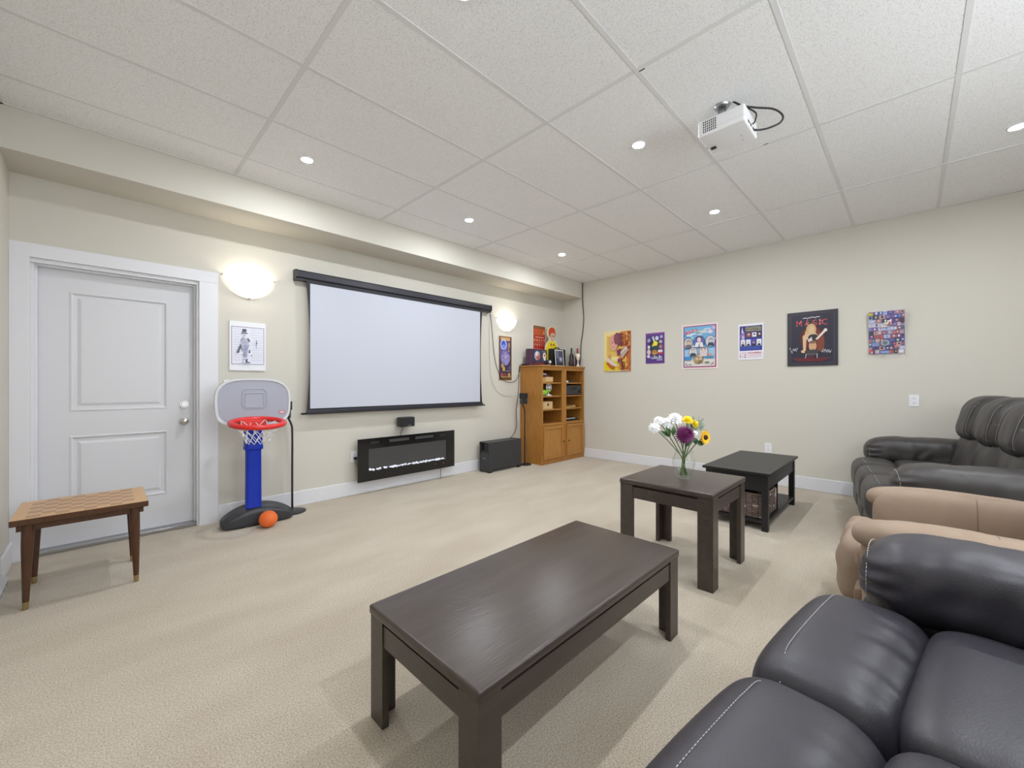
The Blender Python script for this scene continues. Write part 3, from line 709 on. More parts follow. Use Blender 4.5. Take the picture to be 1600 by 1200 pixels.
# ------------------------------------------------------------------ bookcases
def bookcase(label, x0, x1, ox0, ox1, knob_x):
    t = thing('bookcase', label, 'bookcase', ((x0+x1)/2, 4.0, 0), 0, 'pair of oak bookcases in the corner')
    p = lambda n, bm, m='oak', **k: loc_part(t, n, bm, m, **k)
    f, b, H = 3.794, 4.225, 1.437
    p('side_panel', B(x0, x0+0.02, f, b, 0, H)); p('side_panel', B(x1-0.02, x1, f, b, 0, H))
    p('back_panel', B(x0+0.02, x1-0.02, b-0.010, b, 0.07, H), 'oak_inner')
    p('top_board', B(x0-(0.018 if x0 < 4.6 else 0.0), x1+(0.012 if x0 > 4.6 else -0.0005), f-0.018, b+0.005, H, 1.457, 0.003, 1))
    p('top_rail', B(ox0, ox1, f, f+0.02, 1.385, H))
    p('stile', B(x0+0.0205, ox0, f+0.0005, f+0.02, 0.07, H-0.001)) if ox0-x0 > 0.024 else None
    p('stile', B(ox1, x1-0.0205, f+0.0005, f+0.02, 0.07, H-0.001)) if x1-ox1 > 0.024 else None
    p('plinth', B(x0+0.02, x1-0.02, f+0.003, f+0.02, 0, 0.068)); 
    for z in (1.203, 1.003, 0.803): p('shelf', B(x0+0.021, x1-0.021, f+0.022, b-0.011, z-0.018, z))
    p('shelf', B(x0+0.021, x1-0.021, f+0.002, b-0.011, 0.565, 0.597))
    p('cabinet_floor', B(x0+0.021, x1-0.021, f+0.022, b-0.011, 0.055, 0.07))
    # door: frame and recessed panel
    d0, d1, z0, z1 = ox0-0.002, ox1+0.018 if x0 < 4.6 else ox1, 0.075, 0.560
    d = p('cabinet_door', B(d0+0.045, d1-0.045, f-0.005, f-0.0005, z0+0.045, z1-0.045), 'oak_panel')
    L = d.location
    for a in ((d0, d0+0.046, z0, z1), (d1-0.046, d1, z0, z1), (d0+0.046, d1-0.046, z0, z0+0.046), (d0+0.046, d1-0.046, z1-0.046, z1)):
        o = obj('door_rail', B(a[0], a[1], f-0.022, f-0.001, a[2], a[3], 0.002, 1), 'oak', d)
    k = nb(); cyl(k, (knob_x, f-0.022, 0.306), (knob_x, f-0.032, 0.306), 0.006, 0.006, 10); puff(k, (knob_x, f-0.036, 0.306), (0.012, 0.009, 0.012), 2.2, 6)
    obj('knob', k, 'bottle_dark', d, True)
    return t
bookcase('left oak bookcase with open shelves, its side panel showing', 4.479, 5.004, 4.503, 4.952, 4.955)
bookcase('right oak bookcase with open shelves against the poster wall', 5.006, 5.530, 5.060, 5.506, 5.085)

# things on the shelves
def simple(name, bm, m, label, cat, loc=(0, 0, 0), rz=0, **k):
    o = obj(name, bm, m, None, **k); o.location = loc; o.rotation_euler = (0, 0, rz); return tag(o, label, cat)
t = thing('wooden_box', 'pale wooden box on top left shelf of the bookcases', 'box', (4.64, 3.93, 1.2035))
obj('box_body', B(-0.13, 0.13, -0.10, 0.10, 0, 0.075, 0.003, 1), 'wood_pine', t); obj('box_lid', B(-0.03, 0.135, -0.104, 0.10, 0.012, 0.082, 0.003, 1), 'wood_pale', t)
t = thing('folded_cloth', 'folded purple and white cloth lying on pale wooden box', 'cloth', (4.61, 3.93, 1.286))
obj('lower_fold', puff(nb(), (0, 0, 0.014), (0.12, 0.09, 0.014), (4, 4, 3), 10), 'magenta_cloth', t, True)
obj('upper_fold', puff(nb(), (-0.02, 0.0, 0.034), (0.095, 0.075, 0.012), (4, 4, 2.5), 10, lambda v: Vector((v.x, v.y, v.z+0.008*math.sin(v.x*40)))), 'petal_white', t, True)
t = thing('green_bowl', 'lime green plastic bowl toy on second shelf beside white fan', 'toy', (4.60, 3.91, 1.0035))
bm = lathe(nb(), [(0.001, 0.001), (0.06, 0.001), (0.085, 0.03), (0.088, 0.06), (0.07, 0.085), (0.03, 0.092), (0.001, 0.093)], n=24); obj('bowl', bm, 'green_plastic', t, True)
obj('spout', tube(nb(), catmull([(0.06, -0.03, 0.06), (0.10, -0.04, 0.075), (0.13, -0.045, 0.07)]), [0.022]*12+[0.016], 10), 'green_plastic', t, True)
t = thing('desk_fan', 'small white round desk fan on second shelf', 'fan', (4.72, 3.875, 1.0035))
obj('base', lathe(nb(), [(0.0, 0.0), (0.055, 0.0), (0.055, 0.010), (0.02, 0.02), (0.0, 0.022)], n=24), 'white_plastic', t, True)
obj('neck', cyl(nb(), (0, 0, 0.015), (0, 0, 0.07), 0.010, 0.008, 12), 'white_plastic', t, True)
bm = nb(); fc = Vector((0, -0.01, 0.125))
tube(bm, [(fc.x+0.06*math.cos(2*math.pi*i/28), fc.y, fc.z+0.06*math.sin(2*math.pi*i/28)) for i in range(28)], 0.006, 6, True)
for i in range(12): a = 2*math.pi*i/12; tube(bm, [fc, fc+Vector((0.06*math.cos(a), -0.008, 0.06*math.sin(a)))], 0.0018, 4)
obj('cage', bm, 'white_plastic', t, True); obj('motor', cyl(nb(), fc+Vector((0, -0.014, 0)), fc+Vector((0, 0.04, 0)), 0.020, 0.020, 16), 'white_plastic', t, auto=40)
for i in range(4):
    a = math.pi/2*i; c, s = math.cos(a), math.sin(a)
    obj('blade', prism(nb(), [(fc.x+0.015*c, fc.z+0.015*s), (fc.x+0.054*math.cos(a-0.35), fc.z+0.054*math.sin(a-0.35)), (fc.x+0.056*math.cos(a+0.45), fc.z+0.056*math.sin(a+0.45))], 'y', -0.004, -0.001), 'grey_plastic_light', t)
t = thing('puzzle_box', 'pale wooden box with small square hole on third shelf', 'box', (4.63, 3.90, 0.8035))
obj('box_body', B(-0.125, 0.125, -0.08, 0.08, 0, 0.115, 0.003, 1), 'wood_pale', t); obj('hole', B(0.0, 0.035, -0.0812, -0.0795, 0.055, 0.088), 'black_cloth', t); obj('tray', B(-0.13, 0.14, -0.09, 0.09, 0, 0.012), 'wood_pine', t)
t = thing('streaming_box', 'small black media box with pale end on top right shelf', 'electronics', (5.20, 3.90, 1.2035))
obj('case', B(-0.09, 0.09, -0.06, 0.06, 0, 0.035, 0.004, 1), 'black_plastic', t); obj('front_plate', B(-0.10, -0.045, -0.075, -0.058, 0, 0.028, 0.003, 1), 'white_plastic', t)
t = thing('av_receiver', 'large black home theatre receiver on second right shelf', 'receiver', (5.28, 3.98, 1.0035))
obj('case', B(-0.205, 0.205, -0.16, 0.19, 0.012, 0.150, 0.004, 1), 'black_plastic', t); obj('front_panel', B(-0.207, 0.207, -0.168, -0.16, 0.010, 0.152, 0.002, 1), 'charcoal', t)
obj('display', B(-0.08, 0.08, -0.1686, -0.1676, 0.09, 0.125), 'black_gloss', t); obj('volume_knob', cyl(nb(), (0.15, -0.168, 0.055), (0.15, -0.185, 0.055), 0.022, 0.020, 20), 'black_plastic', t, auto=40)
for sx in (-0.18, 0.18):
    for sy in (-0.12, 0.15): obj('foot', cyl(nb(), (sx, sy, 0), (sx, sy, 0.012), 0.018, 0.018, 12), 'black_plastic', t)
t = thing('wooden_tray', 'flat pale wooden board on third right shelf', 'tray', (5.22, 3.93, 0.8035))
obj('board', B(-0.15, 0.12, -0.09, 0.09, 0, 0.022, 0.002, 1), 'wood_pine', t); obj('end_block', B(0.095, 0.135, -0.09, 0.09, 0, 0.036, 0.002, 1), 'wood_pale', t)
t = thing('cable_box', 'flat black disc player with white stripe on lowest open right shelf', 'electronics', (5.25, 3.96, 0.5975))
obj('case', B(-0.15, 0.15, -0.12, 0.12, 0.004, 0.052, 0.006, 2), 'black_gloss', t); obj('stripe', B(-0.14, 0.10, -0.1212, -0.1195, 0.036, 0.044), 'white_plastic', t)
obj('feet', B(-0.13, 0.13, -0.10, 0.10, 0, 0.005), 'black_plastic', t)
tag(obj('loose_cable', tube(nb(), catmull([(5.405, 3.95, 0.615), (5.44, 3.87, 0.610), (5.46, 3.83, 0.602), (5.42, 3.815, 0.601), (5.37, 3.83, 0.601)]), 0.0035, 6), 'cable', None, True), 'thin black cable curled beside the disc player', 'cable')

# things on top of the bookcases
TZ = 1.4575
t = thing('boxed_magic_set', 'dark purple boxed set with colourful picture on bookcase', 'box', (4.70, 4.08, TZ))
obj('carton', B(-0.195, 0.195, -0.035, 0.06, 0, 0.252, 0.002, 1), 'purple_card', t)
p = Print(0.38, 0.25)
p.rect(0.10, 0.0, 1.0, 1.0, (0.05, 0.02, 0.045)).rect(0.16, 0.27, 0.97, 0.95, (0.03, 0.04, 0.09))
p.ell(0.40, 0.62, 0.17, 0.28, (0.42, 0.45, 0.55)).ell(0.46, 0.55, 0.13, 0.18, (0.45, 0.10, 0.07)).ell(0.37, 0.72, 0.06, 0.14, (0.75, 0.72, 0.75)).ell(0.45, 0.63, 0.05, 0.07, (0.62, 0.30, 0.25))
p.ell(0.84, 0.62, 0.10, 0.22, (0.75, 0.70, 0.68)).ell(0.85, 0.66, 0.05, 0.09, (0.55, 0.12, 0.10)).ell(0.86, 0.40, 0.07, 0.06, (0.80, 0.78, 0.80)).rect(0.66, 0.86, 0.95, 0.93, (0.10, 0.16, 0.20))
p.squig(0.24, 0.09, 0.80, 0.22, (0.55, 0.03, 0.06), 22, 0.9, 4)
p.build(t, -0.0353)
t = thing('small_clock', 'tiny dark globe ornament with white face between box and frame', 'ornament', (4.905, 4.02, TZ))
obj('globe', puff(nb(), (0, 0, 0.060), (0.042, 0.036, 0.042), 2.1, 10), 'charcoal', t, True)
obj('face', cyl(nb(), (-0.004, -0.030, 0.066), (-0.004, -0.038, 0.066), 0.024, 0.022, 18), 'white_plastic', t); obj('foot', B(-0.03, 0.03, -0.022, 0.022, 0, 0.022, 0.004), 'grey_plastic_light', t)
t = thing('black_case', 'black upright case with handle behind the white-framed picture', 'case', (5.185, 4.075, TZ))
obj('case_body', B(-0.178, 0.178, -0.035, 0.035, 0, 0.285, 0.008), 'black_plastic', t); obj('handle', tube(nb(), catmull([(-0.05, 0, 0.283), (-0.045, 0, 0.305), (0.045, 0, 0.305), (0.05, 0, 0.283)]), 0.008, 8), 'black_plastic', t, True)
t = thing('framed_picture', 'white-framed blue-grey stage photograph leaning on black case', 'picture', (5.165, 4.005, TZ))
t.rotation_euler = (R(-5), 0, 0)
p = Print(0.235, 0.275)
p.rect(0, 0, 1, 1, (0.02, 0.02, 0.025)).rect(0.03, 0.025, 0.97, 0.975, (0.82, 0.82, 0.82)).rect(0.09, 0.07, 0.91, 0.93, (0.055, 0.06, 0.10)).poly([(0.12, 0.93), (0.40, 0.93), (0.45, 0.45), (0.20, 0.5)], (0.16, 0.19, 0.25))
p.ell(0.62, 0.42, 0.20, 0.16, (0.22, 0.23, 0.35)).ell(0.64, 0.44, 0.10, 0.09, (0.58, 0.58, 0.75)).rect(0.48, 0.55, 0.52, 0.90, (0.16, 0.17, 0.24)).rect(0.66, 0.55, 0.70, 0.92, (0.15, 0.16, 0.22)).rect(0.10, 0.08, 0.90, 0.2, (0.02, 0.022, 0.04))
obj('frame', B(-0.1175, 0.1175, -0.006, 0.006, 0.0015, 0.275), 'black_plastic', t); p.build(t, -0.0062)
# painted standee: generic smiling boy cut-out
t = thing('painted_standee', 'painted cut-out figure with red hair and yellow shirt on bookcase', 'cutout', (5.13, 4.135, TZ))
def outline(pts, k=3): return [(q.x, q.z) for q in catmull([(a, 0, b) for a, b in pts] + [(pts[0][0], 0, pts[0][1])], k)[:-1]]
sil = outline([(-0.17, 0.0), (-0.175, 0.20), (-0.165, 0.33), (-0.10, 0.41), (-0.075, 0.43), (-0.115, 0.50), (-0.112, 0.58), (-0.05, 0.645), (0.03, 0.648), (0.085, 0.60), (0.09, 0.52), (0.06, 0.44), (0.10, 0.415), (0.155, 0.33), (0.165, 0.20), (0.165, 0.0)])
obj('board', prism(nb(), sil, 'y', -0.006, 0.006), 'paper_cream', t)
p = Print(1, 1)
def pp(pts, col, k=3): p.poly([(0.5+a, b) for a, b in outline(pts, k)], col)
pp([(-0.155, 0.01), (-0.165, 0.20), (-0.15, 0.32), (-0.07, 0.405), (0.05, 0.405), (0.14, 0.32), (0.155, 0.20), (0.15, 0.01)], (0.80, 0.66, 0.01))
pp([(-0.09, 0.50), (-0.095, 0.58), (-0.04, 0.630), (0.03, 0.632), (0.075, 0.59), (0.08, 0.50), (0.03, 0.47), (-0.05, 0.46)], (0.55, 0.06, 0.012))
pp([(-0.05, 0.44), (-0.055, 0.50), (-0.02, 0.545), (0.05, 0.545), (0.07, 0.49), (0.045, 0.43), (0.0, 0.412)], (0.58, 0.40, 0.28))
p.ell(0.5+0.0, 0.495, 0.012, 0.010, (0.05, 0.03, 0.02)).ell(0.5+0.045, 0.495, 0.012, 0.010, (0.05, 0.03, 0.02)).ell(0.5+0.022, 0.452, 0.022, 0.008, (0.75, 0.7, 0.65))
p.poly([(0.5-0.045, 0.385), (0.5-0.045, 0.33), (0.5+0.005, 0.355)], (0.50, 0.05, 0.02)).poly([(0.5+0.055, 0.385), (0.5+0.055, 0.33), (0.5+0.005, 0.355)], (0.50, 0.05, 0.02))
p.rect(0.5-0.085, 0.02, 0.5-0.078, 0.24, (0.30, 0.20, 0.02)).rect(0.5+0.085, 0.02, 0.5+0.092, 0.24, (0.30, 0.20, 0.02))
p.build(t, -0.0063)
def bottle(label, x, y, h, glass, foil):
    t = thing('wine_bottle', label, 'bottle', (x, y, TZ), 0, 'bottles on the bookcase')
    obj('bottle_glass', lathe(nb(), [(0.0, 0.0), (0.033, 0.0), (0.036, 0.01), (0.036, h*0.56), (0.028, h*0.66), (0.0135, h*0.74), (0.0135, h), (0.0, h)], n=24), glass, t, True)
    obj('foil_cap', lathe(nb(), [(0.0142, h*0.76), (0.0142, h+0.001), (0.0, h+0.0015)], n=20), foil, t, auto=40)
    obj('paper_label', lathe(nb(), [(0.0364, h*0.15), (0.0364, h*0.45)], n=24), 'purple_card', t, True)
bottle('dark wine bottle with black neck foil on the right bookcase', 5.425, 3.965, 0.31, 'bottle_green', 'foil_black')
bottle('dark wine bottle with red neck foil on the right bookcase', 5.478, 3.885, 0.305, 'bottle_dark', 'foil_red')
t = thing('trophy_cup', 'small silver-cream trophy cup with two handles on bookcase', 'trophy', (5.425, 3.835, TZ))
obj('cup', lathe(nb(), [(0.0, 0.0), (0.030, 0.0), (0.030, 0.022), (0.012, 0.034), (0.007, 0.085), (0.012, 0.10), (0.026, 0.12), (0.033, 0.165), (0.036, 0.215), (0.033, 0.215), (0.022, 0.13), (0.0, 0.11)], n=24), 'trophy', t, True)
for s in (-1, 1): obj('handle', tube(nb(), catmull([(s*0.030, 0, 0.185), (s*0.055, 0, 0.19), (s*0.052, 0, 0.155), (s*0.024, 0, 0.118)]), 0.0035, 6), 'trophy', t, True)
simple('figurine', lathe(nb(), [(0, 0), (0.022, 0), (0.02, 0.02), (0.03, 0.045), (0.024, 0.08), (0.012, 0.10), (0.016, 0.115), (0.008, 0.13), (0, 0.132)], n=16), 'bottle_dark', 'small dark brown figurine left of the trophy cup', 'figurine', (5.345, 3.93, TZ), smooth=True)
t = thing('cable_hub', 'small black cable box on back left corner of bookcase top', 'electronics', (4.53, 4.16, TZ)); obj('hub_body', B(-0.055, 0.04, -0.04, 0.04, 0, 0.028, 0.003), 'black_plastic', t)

# ------------------------------------------------------------------ cables on the walls
def cable(label, pts, r=0.004, m='cable', k=6): return tag(obj('cable', tube(nb(), catmull(pts, k), r, 6), m, None, True), label, 'cable')
cy = BY-0.010
cable('black cable looping from right end of screen case to the bookcase top', [(3.815, 4.19, 2.20), (3.87, cy, 2.13), (3.895, cy, 1.95), (3.93, cy, 1.65), (3.99, cy, 1.42), (4.09, cy-0.006, 1.255), (4.242, cy-0.006, 1.205), (4.38, cy, 1.235), (4.452, cy, 1.35), (4.455, cy-0.01, 1.458), (4.49, 4.19, 1.474)])
cable('black cable running down the wall from bookcase top to the subwoofer', [(4.478, cy-0.02, 1.462), (4.452, cy, 1.40), (4.448, cy, 1.20), (4.43, cy, 1.0), (4.39, cy, 0.80), (4.39, cy, 0.68), (4.40, cy, 0.56), (4.33, 4.20, 0.46), (4.20, 4.13, 0.42), (4.12, 4.08, 0.408)], 0.0045)
cable('thin pale cord hanging from screen case and crossing the wall', [(3.805, 4.17, 2.18), (3.84, cy, 1.9), (3.86, cy, 1.35), (3.95, cy, 1.12), (4.10, cy, 1.02), (4.30, cy, 1.0)], 0.0022, 'cable_grey')
cx = WX-0.011
cable('black cable hanging from ceiling corner down to the bookcase', [(cx, 3.822, 2.834), (cx, 3.822, 2.60), (cx, 3.815, 2.45), (cx, 3.80, 2.25), (cx, 3.815, 2.05), (cx, 3.85, 1.85), (cx, 3.86, 1.65), (cx-0.02, 3.87, 1.47)], 0.007)

# ------------------------------------------------------------------ posters
RZ = R(-90)
WH = (0.80, 0.80, 0.80); SK = (0.62, 0.40, 0.30); BK = (0.02, 0.02, 0.03)
# diagram sheet by the door
p = Print(0.278, 0.433)
p.rect(0.05, 0.125, 0.95, 0.895, (0.06, 0.06, 0.16)).rect(0.065, 0.135, 0.935, 0.885, (0.74, 0.74, 0.82))
for k in range(13):
    y = 0.84-k*0.052; rr = random.Random(k); p.squig(0.10, y-0.012, 0.10+0.14+rr.random()*0.08, y+0.012, (0.35, 0.35, 0.50), 8, 0.8, k); p.squig(0.66-rr.random()*0.12, y-0.012, 0.90, y+0.012, (0.38, 0.38, 0.52), 9, 0.8, k+40)
ink = (0.05, 0.05, 0.12)
p.rect(0.34, 0.79, 0.45, 0.85, ink).rect(0.31, 0.755, 0.48, 0.775, ink).ell(0.395, 0.725, 0.045, 0.03, (0.70, 0.68, 0.74)).rect(0.365, 0.715, 0.43, 0.722, ink)
p.poly([(0.30, 0.62), (0.34, 0.675), (0.38, 0.66), (0.33, 0.59)], ink).poly([(0.45, 0.66), (0.50, 0.67), (0.56, 0.60), (0.50, 0.595)], ink)
p.poly([(0.33, 0.66), (0.48, 0.66), (0.53, 0.50), (0.46, 0.40), (0.36, 0.40), (0.29, 0.50)], (0.42, 0.42, 0.55)).poly([(0.37, 0.52), (0.50, 0.52), (0.46, 0.27), (0.38, 0.27)], (0.30, 0.30, 0.46))
p.poly([(0.28, 0.53), (0.31, 0.52), (0.25, 0.36), (0.18, 0.36)], ink).poly([(0.53, 0.45), (0.56, 0.37), (0.51, 0.36)], ink)
rr = random.Random(9)
for k in range(40): x, y = 0.31+rr.random()*0.20, 0.30+rr.random()*0.34; p.ell(x, y, 0.010, 0.007, WH if k % 2 else ink, 6)
p.poly([(0.42, 0.22), (0.47, 0.255), (0.47, 0.18), (0.55, 0.165), (0.55, 0.15), (0.42, 0.16)], ink).rect(0.33, 0.205, 0.42, 0.24, (0.45, 0.45, 0.58)).rect(0.36, 0.15, 0.40, 0.205, (0.72, 0.72, 0.8))
p.poly([(0.71, 0.64), (0.72, 0.64), (0.745, 0.56), (0.72, 0.53), (0.735, 0.45), (0.725, 0.45), (0.71, 0.53)], (0.10, 0.10, 0.28)).ell(0.58, 0.305, 0.014, 0.018, (0.10, 0.10, 0.28), 8)
poster('wall_print', 'white sheet with ink drawing of caped figure in top hat, near door', 0.278, 0.433, (0.929, BY, 1.30), 0, p, th=0.012, cat='picture')
# tall blue and brown hand-illusion poster
p = Print(0.263, 0.642)
BR = (0.17, 0.085, 0.03)
p.rect(0, 0, 1, 1, BR).rect(0.08, 0.05, 0.93, 0.93, (0.05, 0.04, 0.09)).rect(0.14, 0.90, 0.86, 0.975, (0.55, 0.32, 0.16))
p.ell(0.45, 0.62, 0.38, 0.28, (0.13, 0.10, 0.30)).ell(0.52, 0.50, 0.34, 0.16, (0.30, 0.26, 0.50)).ell(0.36, 0.81, 0.24, 0.115, (0.60, 0.62, 0.90)).ell(0.36, 0.81, 0.19, 0.095, (0.06, 0.12, 0.55)).ell(0.36, 0.77, 0.15, 0.04, (0.18, 0.28, 0.70)).poly([(0.30, 0.84), (0.36, 0.89), (0.42, 0.84)], (0.02, 0.03, 0.2))
rr = random.Random(21)
for k in range(26): x, y = 0.25+rr.random()*0.55, 0.36+rr.random()*0.34; p.ell(x, y, 0.03+rr.random()*0.05, 0.010+rr.random()*0.015, random.Random(k).choice([(0.35, 0.32, 0.60), (0.20, 0.18, 0.42), (0.50, 0.45, 0.70), (0.12, 0.10, 0.3)]), 10)
p.ell(0.76, 0.80, 0.07, 0.07, (0.40, 0.26, 0.12)).ell(0.72, 0.69, 0.05, 0.05, (0.35, 0.22, 0.12))
for x in (0.30, 0.45, 0.60): p.rect(x-0.05, 0.535, x+0.05, 0.545, (0.7, 0.68, 0.85)).rect(x-0.05, 0.575, x+0.05, 0.583, (0.65, 0.62, 0.85))
for (x, y, c) in ((0.24, 0.33, (0.45, 0.28, 0.10)), (0.34, 0.26, (0.50, 0.32, 0.10)), (0.20, 0.12, (0.30, 0.08, 0.06)), (0.45, 0.12, (0.25, 0.05, 0.06)), (0.75, 0.12, (0.42, 0.26, 0.10)), (0.65, 0.22, (0.08, 0.06, 0.12)), (0.80, 0.28, (0.10, 0.10, 0.2))): p.ell(x, y, 0.11, 0.05, c, 12)
p.rect(0.10, 0.065, 0.90, 0.085, (0.45, 0.30, 0.10)).rect(0.2, 0.205, 0.85, 0.215, (0.4, 0.28, 0.12))
poster('magic_poster', 'tall narrow blue and brown poster left of the bookcases', 0.263, 0.640, (4.163, BY, 1.235), 0, p)
# red poster behind bookcase
p = Print(0.305, 0.66)
p.rect(0, 0, 1, 1, (0.70, 0.55, 0.42)).rect(0.03, 0.01, 0.97, 0.97, (0.42, 0.028, 0.016)).rect(0.03, 0.93, 0.97, 0.985, (0.20, 0.11, 0.04)).rect(0.06, 0.76, 0.94, 0.92, (0.50, 0.10, 0.025)).poly([(0.82, 0.80), (0.92, 0.80), (0.88, 0.90)], (0.75, 0.55, 0.50))
rr = random.Random(5)
p.rect(0.18, 0.70, 0.86, 0.725, (0.65, 0.32, 0.22)).rect(0.06, 0.58, 0.94, 0.588, (0.60, 0.25, 0.2))
for r_ in range(6):
    for c_ in range(5):
        x, y = 0.13+c_*0.185, 0.64-r_*0.115
        p.ell(x, y, 0.05+0.02*rr.random(), 0.028, (0.55+0.2*rr.random(), 0.25*rr.random()+0.12, 0.12), 8); p.ell(x+0.01, y+0.012, 0.025, 0.016, (0.62, 0.42, 0.36), 8)
poster('red_poster', 'red poster with rows of small figures behind the bookcase', 0.305, 0.66, (4.925, BY, 1.455), 0, p)
# P1 yellow and rust
p = Print(0.463, 0.62)
YL = (0.80, 0.60, 0.12)
p.rect(0, 0, 1, 1, (0.80, 0.66, 0.30)).rect(0, 0, 0.6, 0.25, (0.78, 0.62, 0.02)).rect(0.62, 0, 1, 0.97, (0.45, 0.13, 0.03)).rect(0.10, 0.36, 0.60, 0.90, (0.80, 0.58, 0.16))
for k in range(14): p.rect(0.12, 0.38+k*0.036, 0.58, 0.392+k*0.036, (0.55, 0.30, 0.03))
rr = random.Random(13)
for k in range(60):
    x, y = 0.60+rr.random()*0.38, 0.05+rr.random()*0.9; p.ell(x, y, 0.02+rr.random()*0.05, 0.015+rr.random()*0.04, rr.choice([(0.55, 0.22, 0.05), (0.30, 0.05, 0.02), (0.62, 0.20, 0.04), (0.70, 0.45, 0.10), (0.38, 0.10, 0.05)]), 8)
p.poly([(0.48, 0.95), (0.68, 0.93), (0.70, 0.66), (0.56, 0.62), (0.44, 0.66), (0.40, 0.82)], (0.16, 0.035, 0.06)).ell(0.40, 0.72, 0.15, 0.20, (0.68, 0.32, 0.25)).ell(0.50, 0.80, 0.10, 0.14, (0.22, 0.06, 0.09)).ell(0.38, 0.60, 0.09, 0.08, (0.70, 0.36, 0.27)).rect(0.32, 0.70, 0.37, 0.72, (0.28, 0.08, 0.08)).rect(0.33, 0.60, 0.42, 0.612, (0.40, 0.08, 0.08))
p.poly([(0.50, 0.52), (0.68, 0.56), (0.62, 0.40), (0.54, 0.38)], (0.18, 0.03, 0.10)).poly([(0.64, 0.46), (0.86, 0.62), (0.92, 0.50), (0.72, 0.32)], (0.62, 0.52, 0.45))
for k in range(4): p.poly([(0.68+k*0.05, 0.44+k*0.03), (0.695+k*0.05, 0.455+k*0.03), (0.76+k*0.045, 0.36+k*0.035), (0.745+k*0.045, 0.345+k*0.035)], (0.18, 0.08, 0.08))
p.poly([(0.54, 0.30), (0.66, 0.32), (0.62, 0.22), (0.56, 0.20)], (0.20, 0.04, 0.14)).poly([(0.10, 0.30), (0.16, 0.335), (0.36, 0.26), (0.56, 0.16), (0.50, 0.11), (0.34, 0.15), (0.16, 0.25)], (0.70, 0.58, 0.46)).poly([(0.12, 0.20), (0.18, 0.24), (0.45, 0.09), (0.40, 0.05), (0.26, 0.10)], (0.48, 0.10, 0.02)).poly([(0.20, 0.34), (0.25, 0.44), (0.30, 0.35)], (0.60, 0.25, 0.12))
p.rect(0.70, 0.02, 0.74, 0.24, (0.10, 0.04, 0.02)).rect(0.82, 0.10, 0.86, 0.36, (0.70, 0.50, 0.10)).rect(0.03, 0.012, 0.97, 0.03, (0.7, 0.5, 0.3))
poster('yellow_poster', 'yellow and rust poster, leftmost on the right-hand wall', 0.463, 0.615, (WX, 3.193, 1.372), RZ, p)
# P2 small purple
p = Print(0.28, 0.437); PU = (0.13, 0.028, 0.22)
p.rect(0, 0, 1, 1, (0.20, 0.045, 0.27)).rect(0.04, 0.03, 0.96, 0.94, (0.075, 0.035, 0.20)).ell(0.48, 0.55, 0.30, 0.30, BK)
p.poly([(0.34, 0.86), (0.42, 0.90), (0.50, 0.72), (0.44, 0.68)], (0.60, 0.60, 0.66)).ell(0.60, 0.82, 0.09, 0.07, (0.55, 0.58, 0.78)).poly([(0.40, 0.66), (0.50, 0.74), (0.58, 0.72), (0.66, 0.66), (0.60, 0.58), (0.44, 0.56), (0.36, 0.60)], (0.80, 0.68, 0.05)).poly([(0.32, 0.58), (0.44, 0.60), (0.40, 0.54)], (0.75, 0.6, 0.1))
p.ell(0.50, 0.50, 0.17, 0.08, (0.015, 0.05, 0.07)).ell(0.48, 0.36, 0.15, 0.085, (0.42, 0.19, 0.06)).rect(0.36, 0.32, 0.66, 0.345, (0.55, 0.28, 0.08)).rect(0.68, 0.30, 0.90, 0.36, (0.50, 0.03, 0.04)).rect(0.66, 0.36, 0.90, 0.44, (0.70, 0.60, 0.60))
for (x, y, rx, ry, c) in ((0.18, 0.76, 0.09, 0.06, (0.35, 0.33, 0.48)), (0.84, 0.86, 0.08, 0.05, (0.42, 0.38, 0.58)), (0.80, 0.70, 0.09, 0.05, (0.45, 0.45, 0.42)), (0.80, 0.54, 0.10, 0.07, (0.38, 0.16, 0.16)), (0.18, 0.54, 0.07, 0.06, (0.65, 0.64, 0.68)), (0.18, 0.38, 0.10, 0.09, (0.65, 0.52, 0.50)), (0.16, 0.24, 0.08, 0.05, (0.68, 0.66, 0.70))): p.ell(x, y, rx, ry, c, 12)
for k in range(6): p.rect(0.36+k*0.09, 0.15, 0.42+k*0.09, 0.20+0.06*((k*5) % 3)/2, (0.45, 0.50, 0.60) if k % 2 else (0.62, 0.62, 0.7))
p.rect(0.60, 0.10, 0.90, 0.125, (0.6, 0.55, 0.7)); p.squig(0.14, 0.16, 0.36, 0.24, (0.5, 0.5, 0.75), 7, 0.9, 3)
poster('purple_poster', 'small purple poster with yellow burst, second from the corner', 0.28, 0.437, (WX, 2.591, 1.472), RZ, p)
# P3 blue with ovals
p = Print(0.456, 0.594)
p.rect(0, 0, 1, 1, (0.80, 0.66, 0.66)).rect(0.045, 0.035, 0.955, 0.965, (0.30, 0.035, 0.14)).rect(0.045, 0.035, 0.075, 0.9, (0.12, 0.06, 0.28)).rect(0.075, 0.06, 0.925, 0.945, (0.16, 0.42, 0.66)).rect(0.075, 0.06, 0.925, 0.22, (0.70, 0.66, 0.62)).rect(0.075, 0.22, 0.925, 0.45, (0.34, 0.54, 0.70))
rr = random.Random(31)
for k in range(26): p.ell(0.12+rr.random()*0.76, 0.40+rr.random()*0.5, 0.05+rr.random()*0.07, 0.012+rr.random()*0.02, rr.choice([(0.60, 0.70, 0.80), (0.05, 0.25, 0.55), (0.10, 0.45, 0.62), (0.45, 0.60, 0.75)]), 10)
p.poly([(0.10, 0.83), (0.42, 0.90), (0.44, 0.86), (0.12, 0.775)], (0.55, 0.10, 0.16)); p.squig(0.14, 0.81, 0.40, 0.87, (0.75, 0.55, 0.6), 10, 0.5, 2)
